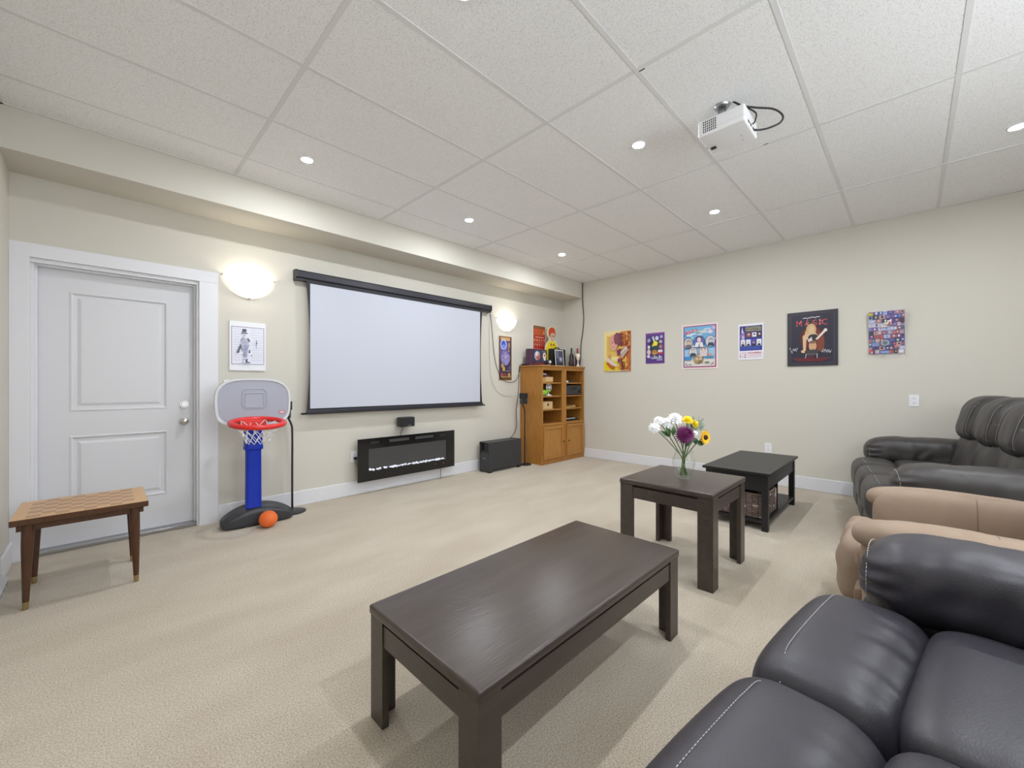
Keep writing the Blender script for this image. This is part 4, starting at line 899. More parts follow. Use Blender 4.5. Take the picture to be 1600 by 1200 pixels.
p.text('Presents', 0.36, 0.80, 0.68, 0.885, (0.72, 0.66, 0.40))
p.poly([(0.70, 0.80), (0.80, 0.86), (0.90, 0.81), (0.80, 0.76)], (0.68, 0.60, 0.75)).ell(0.89, 0.89, 0.05, 0.04, (0.62, 0.42, 0.60))
for (x, y, rx, ry, c) in ((0.19, 0.58, 0.115, 0.115, (0.58, 0.56, 0.52)), (0.50, 0.60, 0.145, 0.13, (0.12, 0.12, 0.40)), (0.80, 0.60, 0.125, 0.12, (0.55, 0.55, 0.60)), (0.33, 0.37, 0.115, 0.105, (0.60, 0.60, 0.62)), (0.62, 0.38, 0.115, 0.11, (0.62, 0.60, 0.62)), (0.48, 0.22, 0.125, 0.095, (0.50, 0.40, 0.22))):
    p.ell(x, y, rx+0.012, ry+0.010, (0.06, 0.06, 0.10)); p.ell(x, y, rx, ry, c)
p.person(0.20, 0.58, 0.09, (0.64, 0.48, 0.36), (0.12, 0.07, 0.03), (0.20, 0.12, 0.14)).person(0.50, 0.63, 0.115, (0.74, 0.58, 0.52), (0.02, 0.02, 0.03), (0.74, 0.72, 0.70), (0.03, 0.05, 0.05)).person(0.82, 0.60, 0.08, (0.60, 0.54, 0.54), (0.05, 0.06, 0.09), (0.05, 0.06, 0.10))
p.person(0.33, 0.385, 0.085, (0.68, 0.56, 0.50), (0.24, 0.20, 0.22), (0.04, 0.06, 0.10)).person(0.62, 0.40, 0.10, (0.72, 0.54, 0.48), (0.03, 0.02, 0.03), (0.68, 0.55, 0.55)).person(0.44, 0.22, 0.07, (0.70, 0.52, 0.34), (0.05, 0.03, 0.03), (0.40, 0.28, 0.10)).person(0.54, 0.21, 0.06, (0.68, 0.46, 0.38), (0.30, 0.20, 0.08), (0.25, 0.16, 0.06))
p.rect(0.09, 0.20, 0.28, 0.28, (0.05, 0.26, 0.55)).rect(0.66, 0.235, 0.90, 0.268, (0.05, 0.26, 0.50)).ell(0.72, 0.14, 0.07, 0.02, (0.16, 0.22, 0.12)).ell(0.25, 0.10, 0.05, 0.02, (0.4, 0.4, 0.45)).poly([(0.82, 0.08), (0.88, 0.14), (0.91, 0.14), (0.84, 0.08)], (0.10, 0.14, 0.12)).poly([(0.12, 0.12), (0.14, 0.13), (0.18, 0.08), (0.16, 0.075)], (0.08, 0.12, 0.12)).ell(0.80, 0.31, 0.06, 0.025, (0.65, 0.30, 0.20))
poster('blue_poster', 'blue poster with portraits in ovals and red border', 0.456, 0.594, (WX, 1.981, 1.379), RZ, p)
# P4 white, navy, red letters
p = Print(0.273, 0.436); NV = (0.02, 0.04, 0.30); RD = (0.55, 0.03, 0.08)
p.rect(0, 0, 1, 1, (0.78, 0.78, 0.84)).rect(0.055, 0.25, 0.945, 0.945, NV).rect(0.055, 0.60, 0.945, 0.945, (0.045, 0.035, 0.16))
p.text('MAGICIANS', 0.30, 0.855, 0.90, 0.90, (0.66, 0.68, 0.03)).text('MIRACLES', 0.30, 0.79, 0.90, 0.84, (0.66, 0.68, 0.03)).rect(0.30, 0.918, 0.86, 0.926, (0.4, 0.4, 0.5))
p.poly([(0.12, 0.76), (0.16, 0.92), (0.20, 0.80), (0.26, 0.72)], (0.55, 0.50, 0.65)).ell(0.17, 0.66, 0.10, 0.09, (0.22, 0.14, 0.42)).ell(0.20, 0.62, 0.05, 0.07, (0.5, 0.42, 0.55))
for k, (x, c, f) in enumerate(((0.42, (0.25, 0.09, 0.03), SK), (0.64, (0.75, 0.75, 0.82), (0.15, 0.15, 0.2)), (0.84, (0.06, 0.03, 0.04), (0.6, 0.5, 0.5)))): p.rect(x-0.085, 0.63, x+0.085, 0.75, c).ell(x, 0.70, 0.045, 0.03, f, 10)
for k, (x, c, f, h_) in enumerate(((0.19, (0.74, 0.72, 0.76), SK, (0.28, 0.16, 0.10)), (0.41, (0.74, 0.74, 0.80), (0.66, 0.5, 0.42), (0.5, 0.44, 0.4)), (0.62, (0.10, 0.08, 0.30), (0.6, 0.42, 0.36), BK), (0.83, (0.76, 0.76, 0.80), (0.64, 0.46, 0.36), (0.35, 0.28, 0.2)))):
    p.rect(x-0.09, 0.38, x+0.09, 0.56, c).person(x, 0.46, 0.062, f, h_, BK)
for k in range(3): p.squig(0.10, 0.345-k*0.03, 0.88, 0.36-k*0.03, (0.35, 0.45, 0.85), 26, 1.0, k+2)
p.text('JUNE', 0.08, 0.165, 0.32, 0.215, (0.62, 0.22, 0.30)).text('1-2', 0.08, 0.055, 0.33, 0.15, RD).text('NEWBERG', 0.40, 0.16, 0.93, 0.215, RD).rect(0.365, 0.05, 0.372, 0.22, (0.7, 0.55, 0.6))
p.squig(0.41, 0.10, 0.93, 0.145, RD, 22, 1.0, 8).squig(0.41, 0.055, 0.93, 0.085, RD, 26, 1.0, 9)
poster('show_poster', 'small white and navy show poster with red date lettering', 0.273, 0.436, (WX, 1.381, 1.477), RZ, p)
# P5 black MAGIC poster
p = Print(0.453, 0.604)
p.rect(0, 0, 1, 1, (0.028, 0.026, 0.040)).rect(0.07, 0.05, 0.93, 0.955, (0.10, 0.09, 0.12)).rect(0.076, 0.054, 0.924, 0.951, (0.020, 0.018, 0.036))
p.ell(0.50, 0.50, 0.25, 0.24, (0.07, 0.012, 0.012)).ell(0.50, 0.52, 0.19, 0.20, (0.15, 0.025, 0.018)).ell(0.66, 0.42, 0.09, 0.17, (0.20, 0.045, 0.022))
p.squig(0.32, 0.855, 0.66, 0.91, (0.75, 0.74, 0.76), 20, 0.6, 3)
L5 = [('M', 0.19, 0.30), ('A', 0.36, 0.45), ('G', 0.50, 0.60), ('I', 0.645, 0.675), ('C', 0.70, 0.80)]
for ch, a, b in L5: p.text(ch, a, 0.735, b, 0.84, (0.60, 0.05, 0.06))
rr = random.Random(2)
for ch, a, b in L5:
    for k in range(3 if ch == 'C' else 5): p.ell(a+(b-a)*(0.04 if ch == 'C' else 0.1+0.8*rr.random()), 0.745+0.085*rr.random(), 0.006, 0.005, (0.85, 0.72, 0.70), 8)
hair = (0.58, 0.38, 0.16); skn = (0.66, 0.44, 0.27)
p.ell(0.49, 0.66, 0.10, 0.11, hair).poly([(0.37, 0.64), (0.45, 0.62), (0.44, 0.50), (0.36, 0.50)], hair).ell(0.495, 0.66, 0.055, 0.068, skn)
p.poly([(0.33, 0.56), (0.43, 0.60), (0.58, 0.60), (0.63, 0.54), (0.56, 0.48), (0.40, 0.48)], skn).poly([(0.32, 0.55), (0.40, 0.55), (0.385, 0.28), (0.33, 0.28)], skn).ell(0.335, 0.265, 0.05, 0.028, skn)
p.ell(0.53, 0.52, 0.10, 0.055, BK).poly([(0.42, 0.46), (0.50, 0.53), (0.52, 0.45), (0.46, 0.42)], (0.66, 0.62, 0.62)).poly([(0.57, 0.48), (0.62, 0.47), (0.79, 0.625), (0.75, 0.65)], (0.74, 0.60, 0.55)).ell(0.77, 0.635, 0.035, 0.03, (0.76, 0.64, 0.58))
p.ell(0.52, 0.36, 0.075, 0.095, (0.62, 0.36, 0.20)).ell(0.52, 0.43, 0.07, 0.03, (0.22, 0.11, 0.06)).rect(0.48, 0.365, 0.51, 0.372, (0.15, 0.06, 0.04)).rect(0.535, 0.365, 0.565, 0.372, (0.15, 0.06, 0.04)).rect(0.50, 0.31, 0.545, 0.318, (0.30, 0.08, 0.06))
p.ell(0.51, 0.26, 0.15, 0.035, (0.05, 0.045, 0.05)).rect(0.40, 0.20, 0.62, 0.225, (0.10, 0.09, 0.11)).poly([(0.385, 0.22), (0.40, 0.22), (0.385, 0.14), (0.372, 0.14)], (0.5, 0.5, 0.58)).poly([(0.60, 0.22), (0.615, 0.22), (0.615, 0.14), (0.60, 0.14)], (0.5, 0.5, 0.58)).rect(0.42, 0.15, 0.56, 0.20, (0.07, 0.02, 0.03))
p.squig(0.05, 0.25, 0.22, 0.34, (0.72, 0.72, 0.78), 12, 1.3, 6).squig(0.70, 0.24, 0.88, 0.33, (0.72, 0.72, 0.78), 12, 1.3, 7)
for k in range(3): p.rect(0.12+0.05*k, 0.128-k*0.022, 0.86-0.06*k, 0.136-k*0.022, (0.32, 0.025, 0.03))
poster('magic_show_poster', 'large black framed poster with red MAGIC lettering', 0.453, 0.604, (WX, 0.778, 1.383), RZ, p, 'black_plastic', 0.016)
# P6 collage
p = Print(0.272, 0.435); rr = random.Random(17)
p.rect(0, 0, 1, 1, (0.55, 0.56, 0.62)).rect(0.015, 0.01, 0.985, 0.99, (0.10, 0.11, 0.22))
pal = [(0.07, 0.10, 0.32), (0.22, 0.28, 0.50), (0.40, 0.44, 0.62), (0.12, 0.06, 0.20), (0.30, 0.10, 0.12), (0.48, 0.32, 0.32), (0.05, 0.07, 0.08), (0.55, 0.50, 0.58), (0.10, 0.14, 0.24), (0.35, 0.18, 0.22), (0.20, 0.12, 0.32)]
for r_ in range(11):
    x = 0.015
    while x < 0.97:
        wv_ = 0.08+rr.random()*0.12; y = 0.012+r_*0.089; x1 = min(0.985, x+wv_)
        p.rect(x, y, x1, y+0.084, rr.choice(pal)); p.ell((x+x1)/2+0.02*(rr.random()-0.5), y+0.04+0.01*rr.random(), 0.018+rr.random()*0.02, 0.014+rr.random()*0.02, rr.choice([(0.58, 0.38, 0.30), (0.62, 0.55, 0.58), (0.05, 0.04, 0.06), (0.20, 0.25, 0.5), (0.5, 0.1, 0.1), (0.6, 0.6, 0.65)]), 8); x = x1+0.004
p.rect(0.02, 0.91, 0.14, 0.96, (0.50, 0.48, 0.03)).rect(0.44, 0.67, 0.54, 0.73, (0.62, 0.56, 0.42)).rect(0.53, 0.69, 0.64, 0.77, (0.72, 0.66, 0.66)).ell(0.59, 0.71, 0.03, 0.03, (0.50, 0.08, 0.06)).rect(0.36, 0.62, 0.52, 0.655, (0.72, 0.58, 0.42)).ell(0.47, 0.26, 0.12, 0.07, (0.30, 0.34, 0.40)).ell(0.47, 0.26, 0.07, 0.045, (0.12, 0.15, 0.20)).rect(0.20, 0.02, 0.31, 0.10, (0.45, 0.40, 0.38)).rect(0.36, 0.02, 0.58, 0.07, (0.20, 0.32, 0.55)).rect(0.84, 0.02, 0.96, 0.09, (0.66, 0.64, 0.70)).rect(0.72, 0.155, 0.86, 0.19, (0.62, 0.24, 0.20)).rect(0.88, 0.70, 0.98, 0.80, (0.10, 0.03, 0.03)).rect(0.03, 0.05, 0.11, 0.13, (0.58, 0.10, 0.07))
poster('collage_poster', 'small poster collage of many tiny photos, rightmost on wall', 0.272, 0.435, (WX, 0.171, 1.479), RZ, p)

# ------------------------------------------------------------------ ceiling projector
t = thing('projector', 'white ceiling projector with black cables', 'projector', (2.62, 0.79, 2.8345))
PZ0, PZ1 = 2.648, 2.742
g = lambda n, bm, m='projector_white', **k: loc_part(t, n, bm, m, **k)
px0, px1, py0, py1 = 2.505, 2.765, 0.655, 0.905
g('case', B(px0, px1, py0, py1, PZ0, PZ1, 0.010, 3), auto=40)
g('case_seam', B(px0-0.0006, px1+0.0006, py0-0.0006, py1+0.0006, PZ0+0.028, PZ0+0.030), 'grey_plastic_light')
for i in range(7):
    for j in range(5): g('vent_slot', B(px0-0.0012, px0+0.001, py1-0.030-i*0.011-0.006, py1-0.030-i*0.011, PZ0+0.016+j*0.014, PZ0+0.025+j*0.014), 'charcoal')
g('lens_barrel', cyl(nb(), (px1-0.07, py1-0.002, PZ0+0.05), (px1-0.07, py1+0.012, PZ0+0.05), 0.032, 0.030, 24), 'black_plastic', auto=40)
g('foot', B(2.660, 2.680, 0.855, 0.885, PZ0-0.010, PZ0+0.001, 0.003), 'black_plastic')
g('screw_boss', B(2.70, 2.712, 0.71, 0.722, PZ0-0.0015, PZ0+0.001), 'grey_plastic_light'); g('screw_boss', B(2.65, 2.662, 0.705, 0.717, PZ0-0.0015, PZ0+0.001), 'grey_plastic_light')
[g('port', B(a, b, py0-0.0012, py0+0.001, PZ0+0.018, PZ0+0.032), 'charcoal') for a, b in ((2.57, 2.60), (2.615, 2.64), (2.665, 2.70))]
g('mount_pole', cyl(nb(), (2.60, 0.80, PZ1-0.004), (2.60, 0.80, 2.830), 0.022, 0.022, 16), 'steel', smooth=True)
g('mount_plate', cyl(nb(), (2.60, 0.80, 2.826), (2.60, 0.80, 2.8345), 0.040, 0.044, 28), 'steel', auto=40)
def pc(label, pts, r): 
    return tag(obj('projector_cable', tube(nb(), catmull(pts, 6), r, 8), 'cable', None, True), label, 'cable')
pc('thick black cable looping from ceiling mount into projector', [(2.61, 0.735, 2.833), (2.63, 0.70, 2.805), (2.68, 0.64, 2.79), (2.74, 0.565, 2.775), (2.79, 0.53, 2.745), (2.80, 0.545, 2.715), (2.765, 0.595, 2.69), (2.725, 0.635, 2.678), (2.70, 0.652, 2.675)], 0.0055)
pc('thin black power cord from ceiling mount to the projector back', [(2.60, 0.74, 2.833), (2.61, 0.70, 2.80), (2.625, 0.655, 2.76), (2.64, 0.63, 2.73), (2.65, 0.64, 2.695), (2.655, 0.652, 2.688)], 0.004)

# ------------------------------------------------------------------ flowers in a vase
VX, VY, VZ = 2.705, 1.068, 0.5605
t = thing('flower_vase', 'clear glass vase half filled with water on end table', 'vase', (VX, VY, VZ), R(8))
outer = [(0.001, 0.0), (0.040, 0.0), (0.046, 0.008), (0.056, 0.05), (0.065, 0.10), (0.064, 0.125), (0.053, 0.155), (0.050, 0.17), (0.052, 0.182)]
obj('glass_body', lathe(nb(), outer, n=40, square=2.0), 'glass', t, True)
obj('glass_rim', tube(nb(), [(0.0505*c_*k_, 0.0505*s_*k_, 0.182) for c_, s_, k_ in [(math.cos(a), math.sin(a), 1/((abs(math.cos(a))**4+abs(math.sin(a))**4)**0.25)) for a in [2*math.pi*i/40 for i in range(40)]]], 0.0016, 6, True), 'glass', t, True)
obj('glass_foot', lathe(nb(), [(0.001, 0.0005), (0.040, 0.001), (0.041, 0.008), (0.001, 0.0085)], n=40, square=2.0), 'glass', t, True)
obj('water', lathe(nb(), [(0.001, 0.0115), (0.042, 0.0135), (0.0525, 0.05), (0.0555, 0.064), (0.001, 0.0642)], n=40, square=2.0), 'water', t, True)
RV = Vector((math.cos(R(45.49)), -math.sin(R(45.49)), 0)); FV = Vector((math.sin(R(45.49)), math.cos(R(45.49)), 0)); K = 0.00423
def fpos(px, py, d=0.0): return Vector((VX, VY, VZ)) + RV*((px-1068)*K) + Vector((0, 0, (747-py)*K)) + FV*d
def petals(bm, c, n, ln, wd, axis, tilt, curl=0.3, r0=0.0, ph=0):
    a = axis.orthogonal().normalized(); b = axis.cross(a)
    for i in range(n):
        th = 2*math.pi*i/n+ph; d = (a*math.cos(th)+b*math.sin(th)); s = axis.cross(d)
        def P(t_, w_): return c + d*(r0+ln*t_*math.cos(tilt)) + axis*(ln*t_*math.sin(tilt) - curl*ln*t_*t_*0.5) + s*w_*wd
        v = [bm.verts.new(q) for q in (P(0, -0.35), P(0.55, -1), P(1, 0), P(0.55, 1), P(0, 0.35))]
        bm.faces.new(v)
def flower(name, label, px, py, d, kind, r, axis, extra_leaf=(), foot=None, group=None, stemm='stem_dark'):
    c = fpos(px, py, d); f = foot or (random.uniform(-0.018, 0.018), random.uniform(-0.018, 0.018))
    f = (f[0]*1.45, f[1]*1.45); base = Vector((VX+f[0], VY+f[1], VZ+0.016)); neck = Vector((VX-f[0]*0.35, VY-f[1]*0.35, VZ+0.125))
    t = thing(name, label, 'flower', base, 0, group)
    o = -base; axis = axis.normalized()
    def part(n, bm, m, **k): q = obj(n, bm, m, t, **k); q.location = o; return q
    low = c - axis*r*0.35
    part('stem', tube(nb(), catmull([base, (base+neck)/2, neck, neck*0.5+low*0.5+Vector((0, 0, 0.012)), low], 5), 0.0030, 6), stemm, smooth=True)
    bm = nb()
    if kind == 'mum':
        for L in range(6): petals(bm, c+axis*r*0.10*L, 26-2*L, r*(1-0.10*L), r*0.10, axis, R(-12+17*L), 0.15, 0.0, L*0.3)
        m = 'petal_purple'
    elif kind == 'ymum':
        for L in range(5): petals(bm, c+axis*r*0.08*L, 20-2*L, r*(1-0.14*L), r*0.15, axis, R(0+16*L), 0.1, 0.0, L*0.4)
        m = 'petal_yellow'
    elif kind == 'sun':
        for L in range(2): petals(bm, c, 17, r*(1-0.08*L), r*0.20, axis, R(8+14*L), 0.2, r*0.30, L*0.2)
        m = 'petal_gold'
    else:
        r *= 1.25
        for L in range(6): petals(bm, c+axis*r*0.07*L, 10, r*(1-0.13*L), r*0.34, axis, R(4+15*L), 0.25, 0.0, L*0.5)
        m = 'petal_white'
    part('bloom', bm, m)
    if kind in ('white', 'mum', 'ymum'):
        bm = nb(); cc = c+axis*r*(0.34 if kind != 'mum' else 0.30)
        for L in range(4): petals(bm, cc-axis*r*0.05*L, 9, r*0.42, r*0.13, axis, R(35+16*L), -0.3, 0.0, L*0.35)
        puff(bm, c+axis*r*0.40, (r*0.36,)*3, 2.0, 8); part('bloom_heart', bm, m)
    if kind == 'sun': part('seed_head', puff(nb(), c+axis*0.004, (r*0.40,)*3, 2.0, 8), 'flower_centre', smooth=True)
    for (lx, ly, ld, ll, lw, ang) in extra_leaf:
        q = fpos(lx, ly, ld); bm = nb(); dr = RV*math.cos(R(ang))+Vector((0, 0, math.sin(R(ang)))); sd = dr.cross(FV).normalized()
        mid = [q+dr*ll*u-FV*0.006*math.sin(u*3) for u in (0, 0.25, 0.5, 0.75, 1)]; wd = [0.15, 0.8, 1.0, 0.7, 0.0]
        Lr = [[bm.verts.new(m_+sd*lw*w_-FV*0.004*w_) for m_, w_ in zip(mid, wd)], [bm.verts.new(m_) for m_ in mid], [bm.verts.new(m_-sd*lw*w_-FV*0.004*w_) for m_, w_ in zip(mid, wd)]]
        for A, Bq in ((Lr[0], Lr[1]), (Lr[1], Lr[2])):
            for i in range(4):
                bm.faces.new([A[i], A[i+1], Bq[i+1], Bq[i]])
        part('leaf', bm, 'leaf', smooth=True)
    return t
CV = -FV
flower('chrysanthemum', 'large purple chrysanthemum at front of the bouquet', 1065, 678, -0.05, 'mum', 0.070, CV+Vector((0, 0, 0.25)), [(1068, 697, -0.03, 0.05, 0.014, 60)], (0.0, -0.012))
flower('sunflower', 'yellow sunflower with dark centre at right of bouquet', 1098, 683, -0.03, 'sun', 0.040, CV+RV*0.55+Vector((0, 0, 0.1)), [(1085, 690, -0.02, 0.055, 0.018, -20), (1083, 684, -0.01, 0.045, 0.018, -75), (1071, 697, -0.02, 0.075, 0.012, 55)], (-0.016, 0.006))
flower('yellow_chrysanthemum', 'yellow pompom flower at top of the bouquet', 1074, 657, 0.0, 'ymum', 0.040, Vector((0, 0, 1))+CV*0.6, [], (0.004, 0.012))
flower('yellow_chrysanthemum', 'smaller yellow flower edge-on above the sunflower', 1087, 663, 0.02, 'ymum', 0.034, RV*0.7+CV*0.9+Vector((0, 0, 0.5)), [], (-0.012, -0.004))
flower('white_lily', 'white flower lowest at far left of the bouquet', 1022, 669, 0.0, 'white', 0.034, -RV*0.5+CV*0.7+Vector((0, 0, 0.3)), [(1045, 682, -0.02, 0.075, 0.014, 150), (1044, 681, -0.03, 0.07, 0.014, 115)], (0.022, 0.002))
flower('white_lily', 'white flower at upper left of the bouquet', 1031, 658, 0.02, 'white', 0.030, -RV*0.3+CV*0.6+Vector((0, 0, 0.6)), [(1048, 680, -0.03, 0.065, 0.015, 85)], (0.018, -0.010))
flower('white_lily', 'white flower between upper left bloom and the purple chrysanthemum', 1045, 662, 0.03, 'white', 0.036, CV*0.8+Vector((0, 0, 0.7)), [], (0.012, 0.014))
flower('white_carnation', 'big rounded white flower topping the bouquet', 1057, 655, 0.02, 'white', 0.042, Vector((0, 0, 1))+CV*0.9, [], (0.006, 0.018))
flower('white_blossom', 'tiny white blossom between purple chrysanthemum and sunflower', 1083, 677, -0.03, 'white', 0.017, CV+Vector((0, 0, 0.3)), [], (-0.010, 0.010))
# grey-green filler sprigs
t = thing('foliage_sprig', 'grey-green feathery filler sprig at right of the bouquet', 'foliage', (VX-0.014, VY+0.012, VZ+0.016)); o0 = -Vector(t.location)
bm = nb(); ctr = Vector((VX, VY, VZ+0.155))
q = obj('stem', tube(nb(), catmull([t.location.copy(), ctr, fpos(1085, 680, 0.03), fpos(1096, 662, 0.03)], 5), 0.003, 6), 'stem', t, True); q.location = o0
rr = random.Random(4)
for k in range(60):
    s = fpos(1076+rr.random()*22, 660+rr.random()*18, 0.01+rr.random()*0.04); ang = R(10+rr.random()*80); dr = RV*math.cos(ang)+Vector((0, 0, math.sin(ang)))+FV*(rr.random()-0.5)*0.6
    e = s+dr*0.05; w_ = dr.cross(FV).normalized()*0.0035
    bm.faces.new([bm.verts.new(s), bm.verts.new((s+e)/2+w_), bm.verts.new(e), bm.verts.new((s+e)/2-w_)])
q = obj('needle_leaves', bm, 'leaf_grey', t); q.location = o0; q['kind'] = 'stuff'

# ------------------------------------------------------------------ leather reclining sofas
def wrinkle(amp, fr, seed):
    def f(v):
        n = noise.noise(Vector((v.x*fr[0]+seed, v.y*fr[1], v.z*fr[2]+seed*2)))
        return n*amp
    return f
def stitches(name, pts, parent, m='stitch', dash=0.007, gap=0.004, r=0.0011):
    P = catmull(pts, 10); bm = nb(); acc = 0; on = True
    seg = [P[0]]; 
    L = [0]
    for a, b in zip(P, P[1:]): L.append(L[-1]+(b-a).length)
    def at(s):
        for i in range(len(L)-1):
            if L[i+1] >= s: return P[i].lerp(P[i+1], (s-L[i])/max(1e-9, L[i+1]-L[i]))
        return P[-1]
    s = 0
    while s+dash < L[-1]:
        tube(bm, [at(s), at(s+dash)], r, 4); s += dash+gap
    return obj(name, bm, m, parent)
def surf_z(h, c, p, x, y):
    """top z of an undeformed puff at local x, y"""
    k = 1-abs((x-c[0])/h[0])**p[0]-abs((y-c[1])/h[1])**p[1]
    return c[2]+h[2]*max(0, k)**(1/p[2])
def leather_sofa(label, loc, rz, seats, sw, armw, lm, rise=0.0, stitch=True, n=22, crease=0.006):
    t = thing('leather_sofa', label, 'sofa', loc, rz); W = seats*sw/2
    obj('base', B(-W-armw+0.05, W+armw-0.05, -0.92, -0.06, 0.03, 0.30, 0.02), 'leather_dark', t)
    for k in range(4):
        obj('foot', B((-1 if k % 2 else 1)*(W+armw-0.12)-0.03, (-1 if k % 2 else 1)*(W+armw-0.12)+0.03, -0.12 if k < 2 else -0.86, -0.06 if k < 2 else -0.80, 0, 0.031), 'black_plastic', t)
    for i in range(seats):
        cx = -W + sw*(i+0.5)
        # front pad that wraps over the footrest
        hp, cp, pp_ = (sw/2+0.004, 0.160, 0.150), (cx, -0.155, 0.335), (9.0, 3.2, 3.0)
        wr = wrinkle(0.017, (20, 4, 4), i*3.1)
        def fd(v, wr=wr, hp=hp):
            e = abs(v.x)/hp[0]; q = v.copy()
            back = max(0, -v.y/hp[1])
            if v.z > 0: q.z += wr(v)*back*0.9 - 0.012*back**3 + 0.010*(1-e*e)
            q.y += 0.006*(1-e*e) if v.y > 0 else 0
            return q
        fpad = obj('front_pad', puff(nb(), cp, hp, pp_, n, fd), lm, t, True)
        obj('footrest', puff(nb(), (cx, -0.13, 0.165), (sw/2-0.002, 0.125, 0.115), (6, 3, 3.5), 14), lm, t, True)
        # seat cushion
        hs, cs = (sw/2+0.002, 0.250, 0.115), (cx, -0.535, 0.375)
        wr2 = wrinkle(0.006, (5, 12, 5), i*2.3+1)
        def sd(v, wr2=wr2, hs=hs):
            q = v.copy(); e = abs(v.x)/hs[0]
            if v.z > 0: q.z += wr2(v)*e*e + 0.008*(1-e*e)
            return q
        obj('seat_cushion', puff(nb(), cs, hs, (9.0, 7.0, 3.6), n, sd), lm, t, True)
        # backrest: lower lumbar section and padded head section, leaning back
        wr3 = wrinkle(0.016, (10, 3, 4), i*5.7)
        def ld(v, wr3=wr3):
            q = v.copy(); q.y += wr3(v)*(1 if v.y > 0 else 0)*0.8; q.y -= 0.26*(v.z+0.2); return q
        lb = obj('lumbar_pad', puff(nb(), (cx, -0.745, 0.60), (sw/2-0.001, 0.125, 0.225), (5, 2.6, 3.5), n, ld), lm, t, True)
        def hd(v, wr3=wr3, sw=sw):
            q = v.copy(); e = abs(v.x)/(sw/2)
            if v.y > 0: q.y += 0.02*(1-e*e) + wr3(v*1.3)*0.5 - (0.018 if 0.52 < e < 0.60 else 0)
            q.y -= 0.24*v.z; q.z -= 0.035*e**4 if v.z > 0 else 0
            return q
        hdp = obj('head_pad', puff(nb(), (cx, -0.840, 0.900), (sw/2-0.0005, 0.135, 0.185), (4.2, 2.6, 2.9), n, hd), lm, t, True)
        if stitch:
            zt = lambda x, y: surf_z(hp, cp, pp_, x, y)+0.010*(1-(abs(x-cx)/hp[0])**2)+0.0012
            xs = [cx-sw/2+0.012+(sw-0.024)*k/8 for k in range(9)]
            ys = [-0.072-0.018*abs((x-cx)/(sw/2))**4 for x in xs]
            pts = [(x, y+0.004, zt(x, y)) for x, y in zip(xs, ys)]
            stitches('stitching', pts, fpad)
            for sgn in (-1, 1):
                sp = []
                for k in range(8):
                    z = -0.13+0.27*k/7; x = sgn*sw*0.30; hh = (sw/2, 0.135, 0.185)
                    kk = 1-abs(x/hh[0])**4.2-abs(z/hh[2])**2.9
                    y = hh[1]*max(0.0, kk)**(1/2.6)+0.02*(1-0.36)-0.24*z+0.004
                    sp.append((cx+x, -0.840+y, 0.900+z))
                stitches('stitching', sp, hdp)
    obj('back_panel', B(-W-0.02, W+0.02, -1.03, -0.90, 0.10, 0.95, 0.04), 'leather_dark', t)
    for s in (-1, 1):
        ax = s*(W+armw/2)
        obj('arm_panel', puff(nb(), (ax+s*0.015, -0.50, 0.25), (armw/2-0.02, 0.40, 0.225), (6, 7, 7), 12), lm, t, True)
        wr4 = wrinkle(0.013, (6, 13, 5), s*4.2+seats)
        def ad(v, wr4=wr4, s=s):
            q = v.copy(); f = (v.y+0.40)/0.80        # 0 at the back, 1 at the front
            fr = max(0, (f-0.72)/0.28); side = -s*v.x
            q.z += -0.022*fr*fr + 0.010*(1-f)
            q += Vector((0, 0, wr4(v)*0.5 if v.z > 0 else 0)); q.x += wr4(v*1.2)*0.8
            if f > 0.9: q.z *= 1-0.10*(f-0.9)/0.1
            # gathers fanning back from the front seam
            if f > 0.84: q.x += -s*0.008*math.sin(v.z*120)*(f-0.84)/0.16
            # vertical creases where the inner side tucks under
            if side > 0 and 0.05 < f < 0.9:
                lo = max(0, min(1, (0.05-v.z)/0.12))
                q.x += s*crease*lo*math.sin(v.y*46+5*noise.noise(Vector((v.y*6, v.z*9, seats))))
            return q
        arm = obj('arm_pad', puff(nb(), (ax-s*0.01, -0.50, 0.545+rise), (armw/2+0.022, 0.40, 0.132), (3.0, 6.0, 2.7), 34, ad), lm, t, True)
        if stitch:
            sp = []
            for k in range(12):
                a = R(-60+k*28); x = math.cos(a)*(armw/2-0.002)*0.93; z = math.sin(a)*0.098
                sp.append((ax-s*0.01+x*1.02, -0.50+0.378-0.015*abs(x)/(armw/2), 0.545+rise-0.022+z*1.05))
            stitches('stitching', sp, arm, dash=0.009, gap=0.004, r=0.0014)
    return t
leather_sofa('near charcoal leather reclining sofa at the bottom right corner', (1.18, 0.315, 0), R(-7), 2, 0.62, 0.29, 'leather_near', n=34, crease=0.004)
leather_sofa('far charcoal leather reclining sofa against the poster wall', (4.444, 0.312, 0), R(8), 3, 0.475, 0.275, 'leather_far', n=26, crease=0.010)

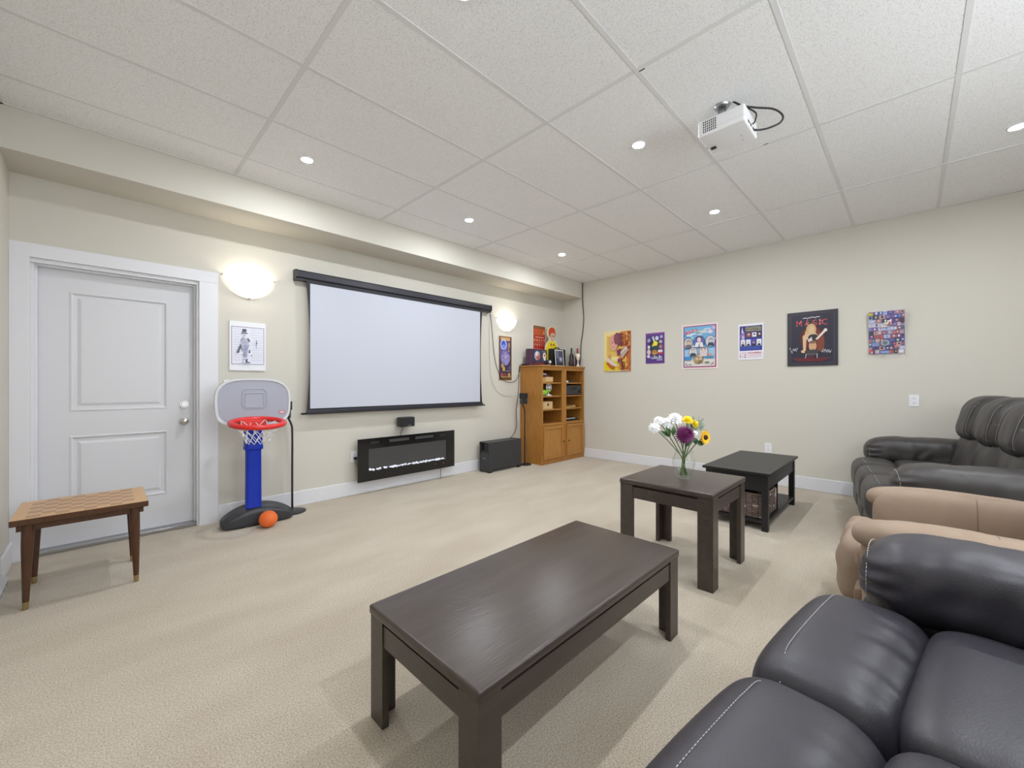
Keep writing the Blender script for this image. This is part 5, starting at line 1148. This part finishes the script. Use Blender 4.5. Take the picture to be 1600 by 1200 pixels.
# ------------------------------------------------------------------ tan recliner
t = thing('tan_recliner', 'tan suede recliner armchair between the two leather sofas', 'armchair', (2.735, 0.20, 0), R(0))
obj('base', B(-0.40, 0.40, -0.80, -0.02, 0.03, 0.28, 0.02), 'suede_dark', t)
for k in range(4): obj('foot', B((-1 if k % 2 else 1)*0.36-0.03, (-1 if k % 2 else 1)*0.36+0.03, -0.10 if k < 2 else -0.76, -0.04 if k < 2 else -0.70, 0, 0.031), 'black_plastic', t)
wrr = wrinkle(0.014, (12, 4, 12), 2.0)
obj('footrest', puff(nb(), (0, -0.02, 0.295), (0.285, 0.080, 0.165), (6, 2.6, 3.0), 20, lambda v: v+Vector((0, (wrr(v)+0.003*math.sin(v.z*50)) if v.y > 0 else 0, 0))), 'suede', t, True)
obj('seat_cushion', puff(nb(), (0, -0.33, 0.37), (0.285, 0.32, 0.10), (5, 4, 3), 16), 'suede', t, True)
obj('backrest', puff(nb(), (0, -0.70, 0.70), (0.33, 0.14, 0.36), (4, 2.6, 3.2), 18, lambda v: Vector((v.x, v.y-0.22*(v.z+0.2)+0.012*math.sin(v.z*14), v.z))), 'suede', t, True)
for s in (-1, 1):
    obj('arm_panel', puff(nb(), (s*0.375, -0.45, 0.275), (0.088, 0.40, 0.245), (7, 8, 5), 14), 'suede', t, True)
    wa = wrinkle(0.010, (6, 10, 5), s*1.7)
    def ra(v, s=s, wa=wa):
        q = v.copy(); f = (v.y+0.44)/0.88
        q.z += 0.018*math.sin(min(1, max(0, f))*2.6) - 0.012 + wa(v)*0.5
        q.x += wa(v*1.3)*0.5
        if f < 0.55: q.x -= s*0.0*(0.55-f)
        pass
        return q
    arm = obj('arm_pad', puff(nb(), (s*0.405, -0.455, 0.535), (0.094, 0.44, 0.070), (2.6, 5.0, 2.4), 34, ra), 'suede', t, True)
    obj('arm_seam', tube(nb(), [(s*0.405+0.0945*math.copysign(abs(math.cos(a))**0.77, math.cos(a)), -0.435, 0.536+0.072*math.copysign(abs(math.sin(a))**0.83, math.sin(a))) for a in [2*math.pi*i/30 for i in range(30)]], 0.0018, 5, True), 'suede_dark', arm, True)
    ip = obj('inner_panel', puff(nb(), (s*0.372, -0.46, 0.435), (0.098, 0.415, 0.168), (3.2, 7, 3.2), 22), 'suede', t, True)
    obj('panel_seam', tube(nb(), [(s*0.372+0.0985*math.copysign(abs(math.cos(a))**0.625, math.cos(a)), -0.435, 0.435+0.1685*math.copysign(abs(math.sin(a))**0.625, math.sin(a))) for a in [2*math.pi*i/40 for i in range(40)]], 0.0018, 5, True), 'suede_dark', ip, True)
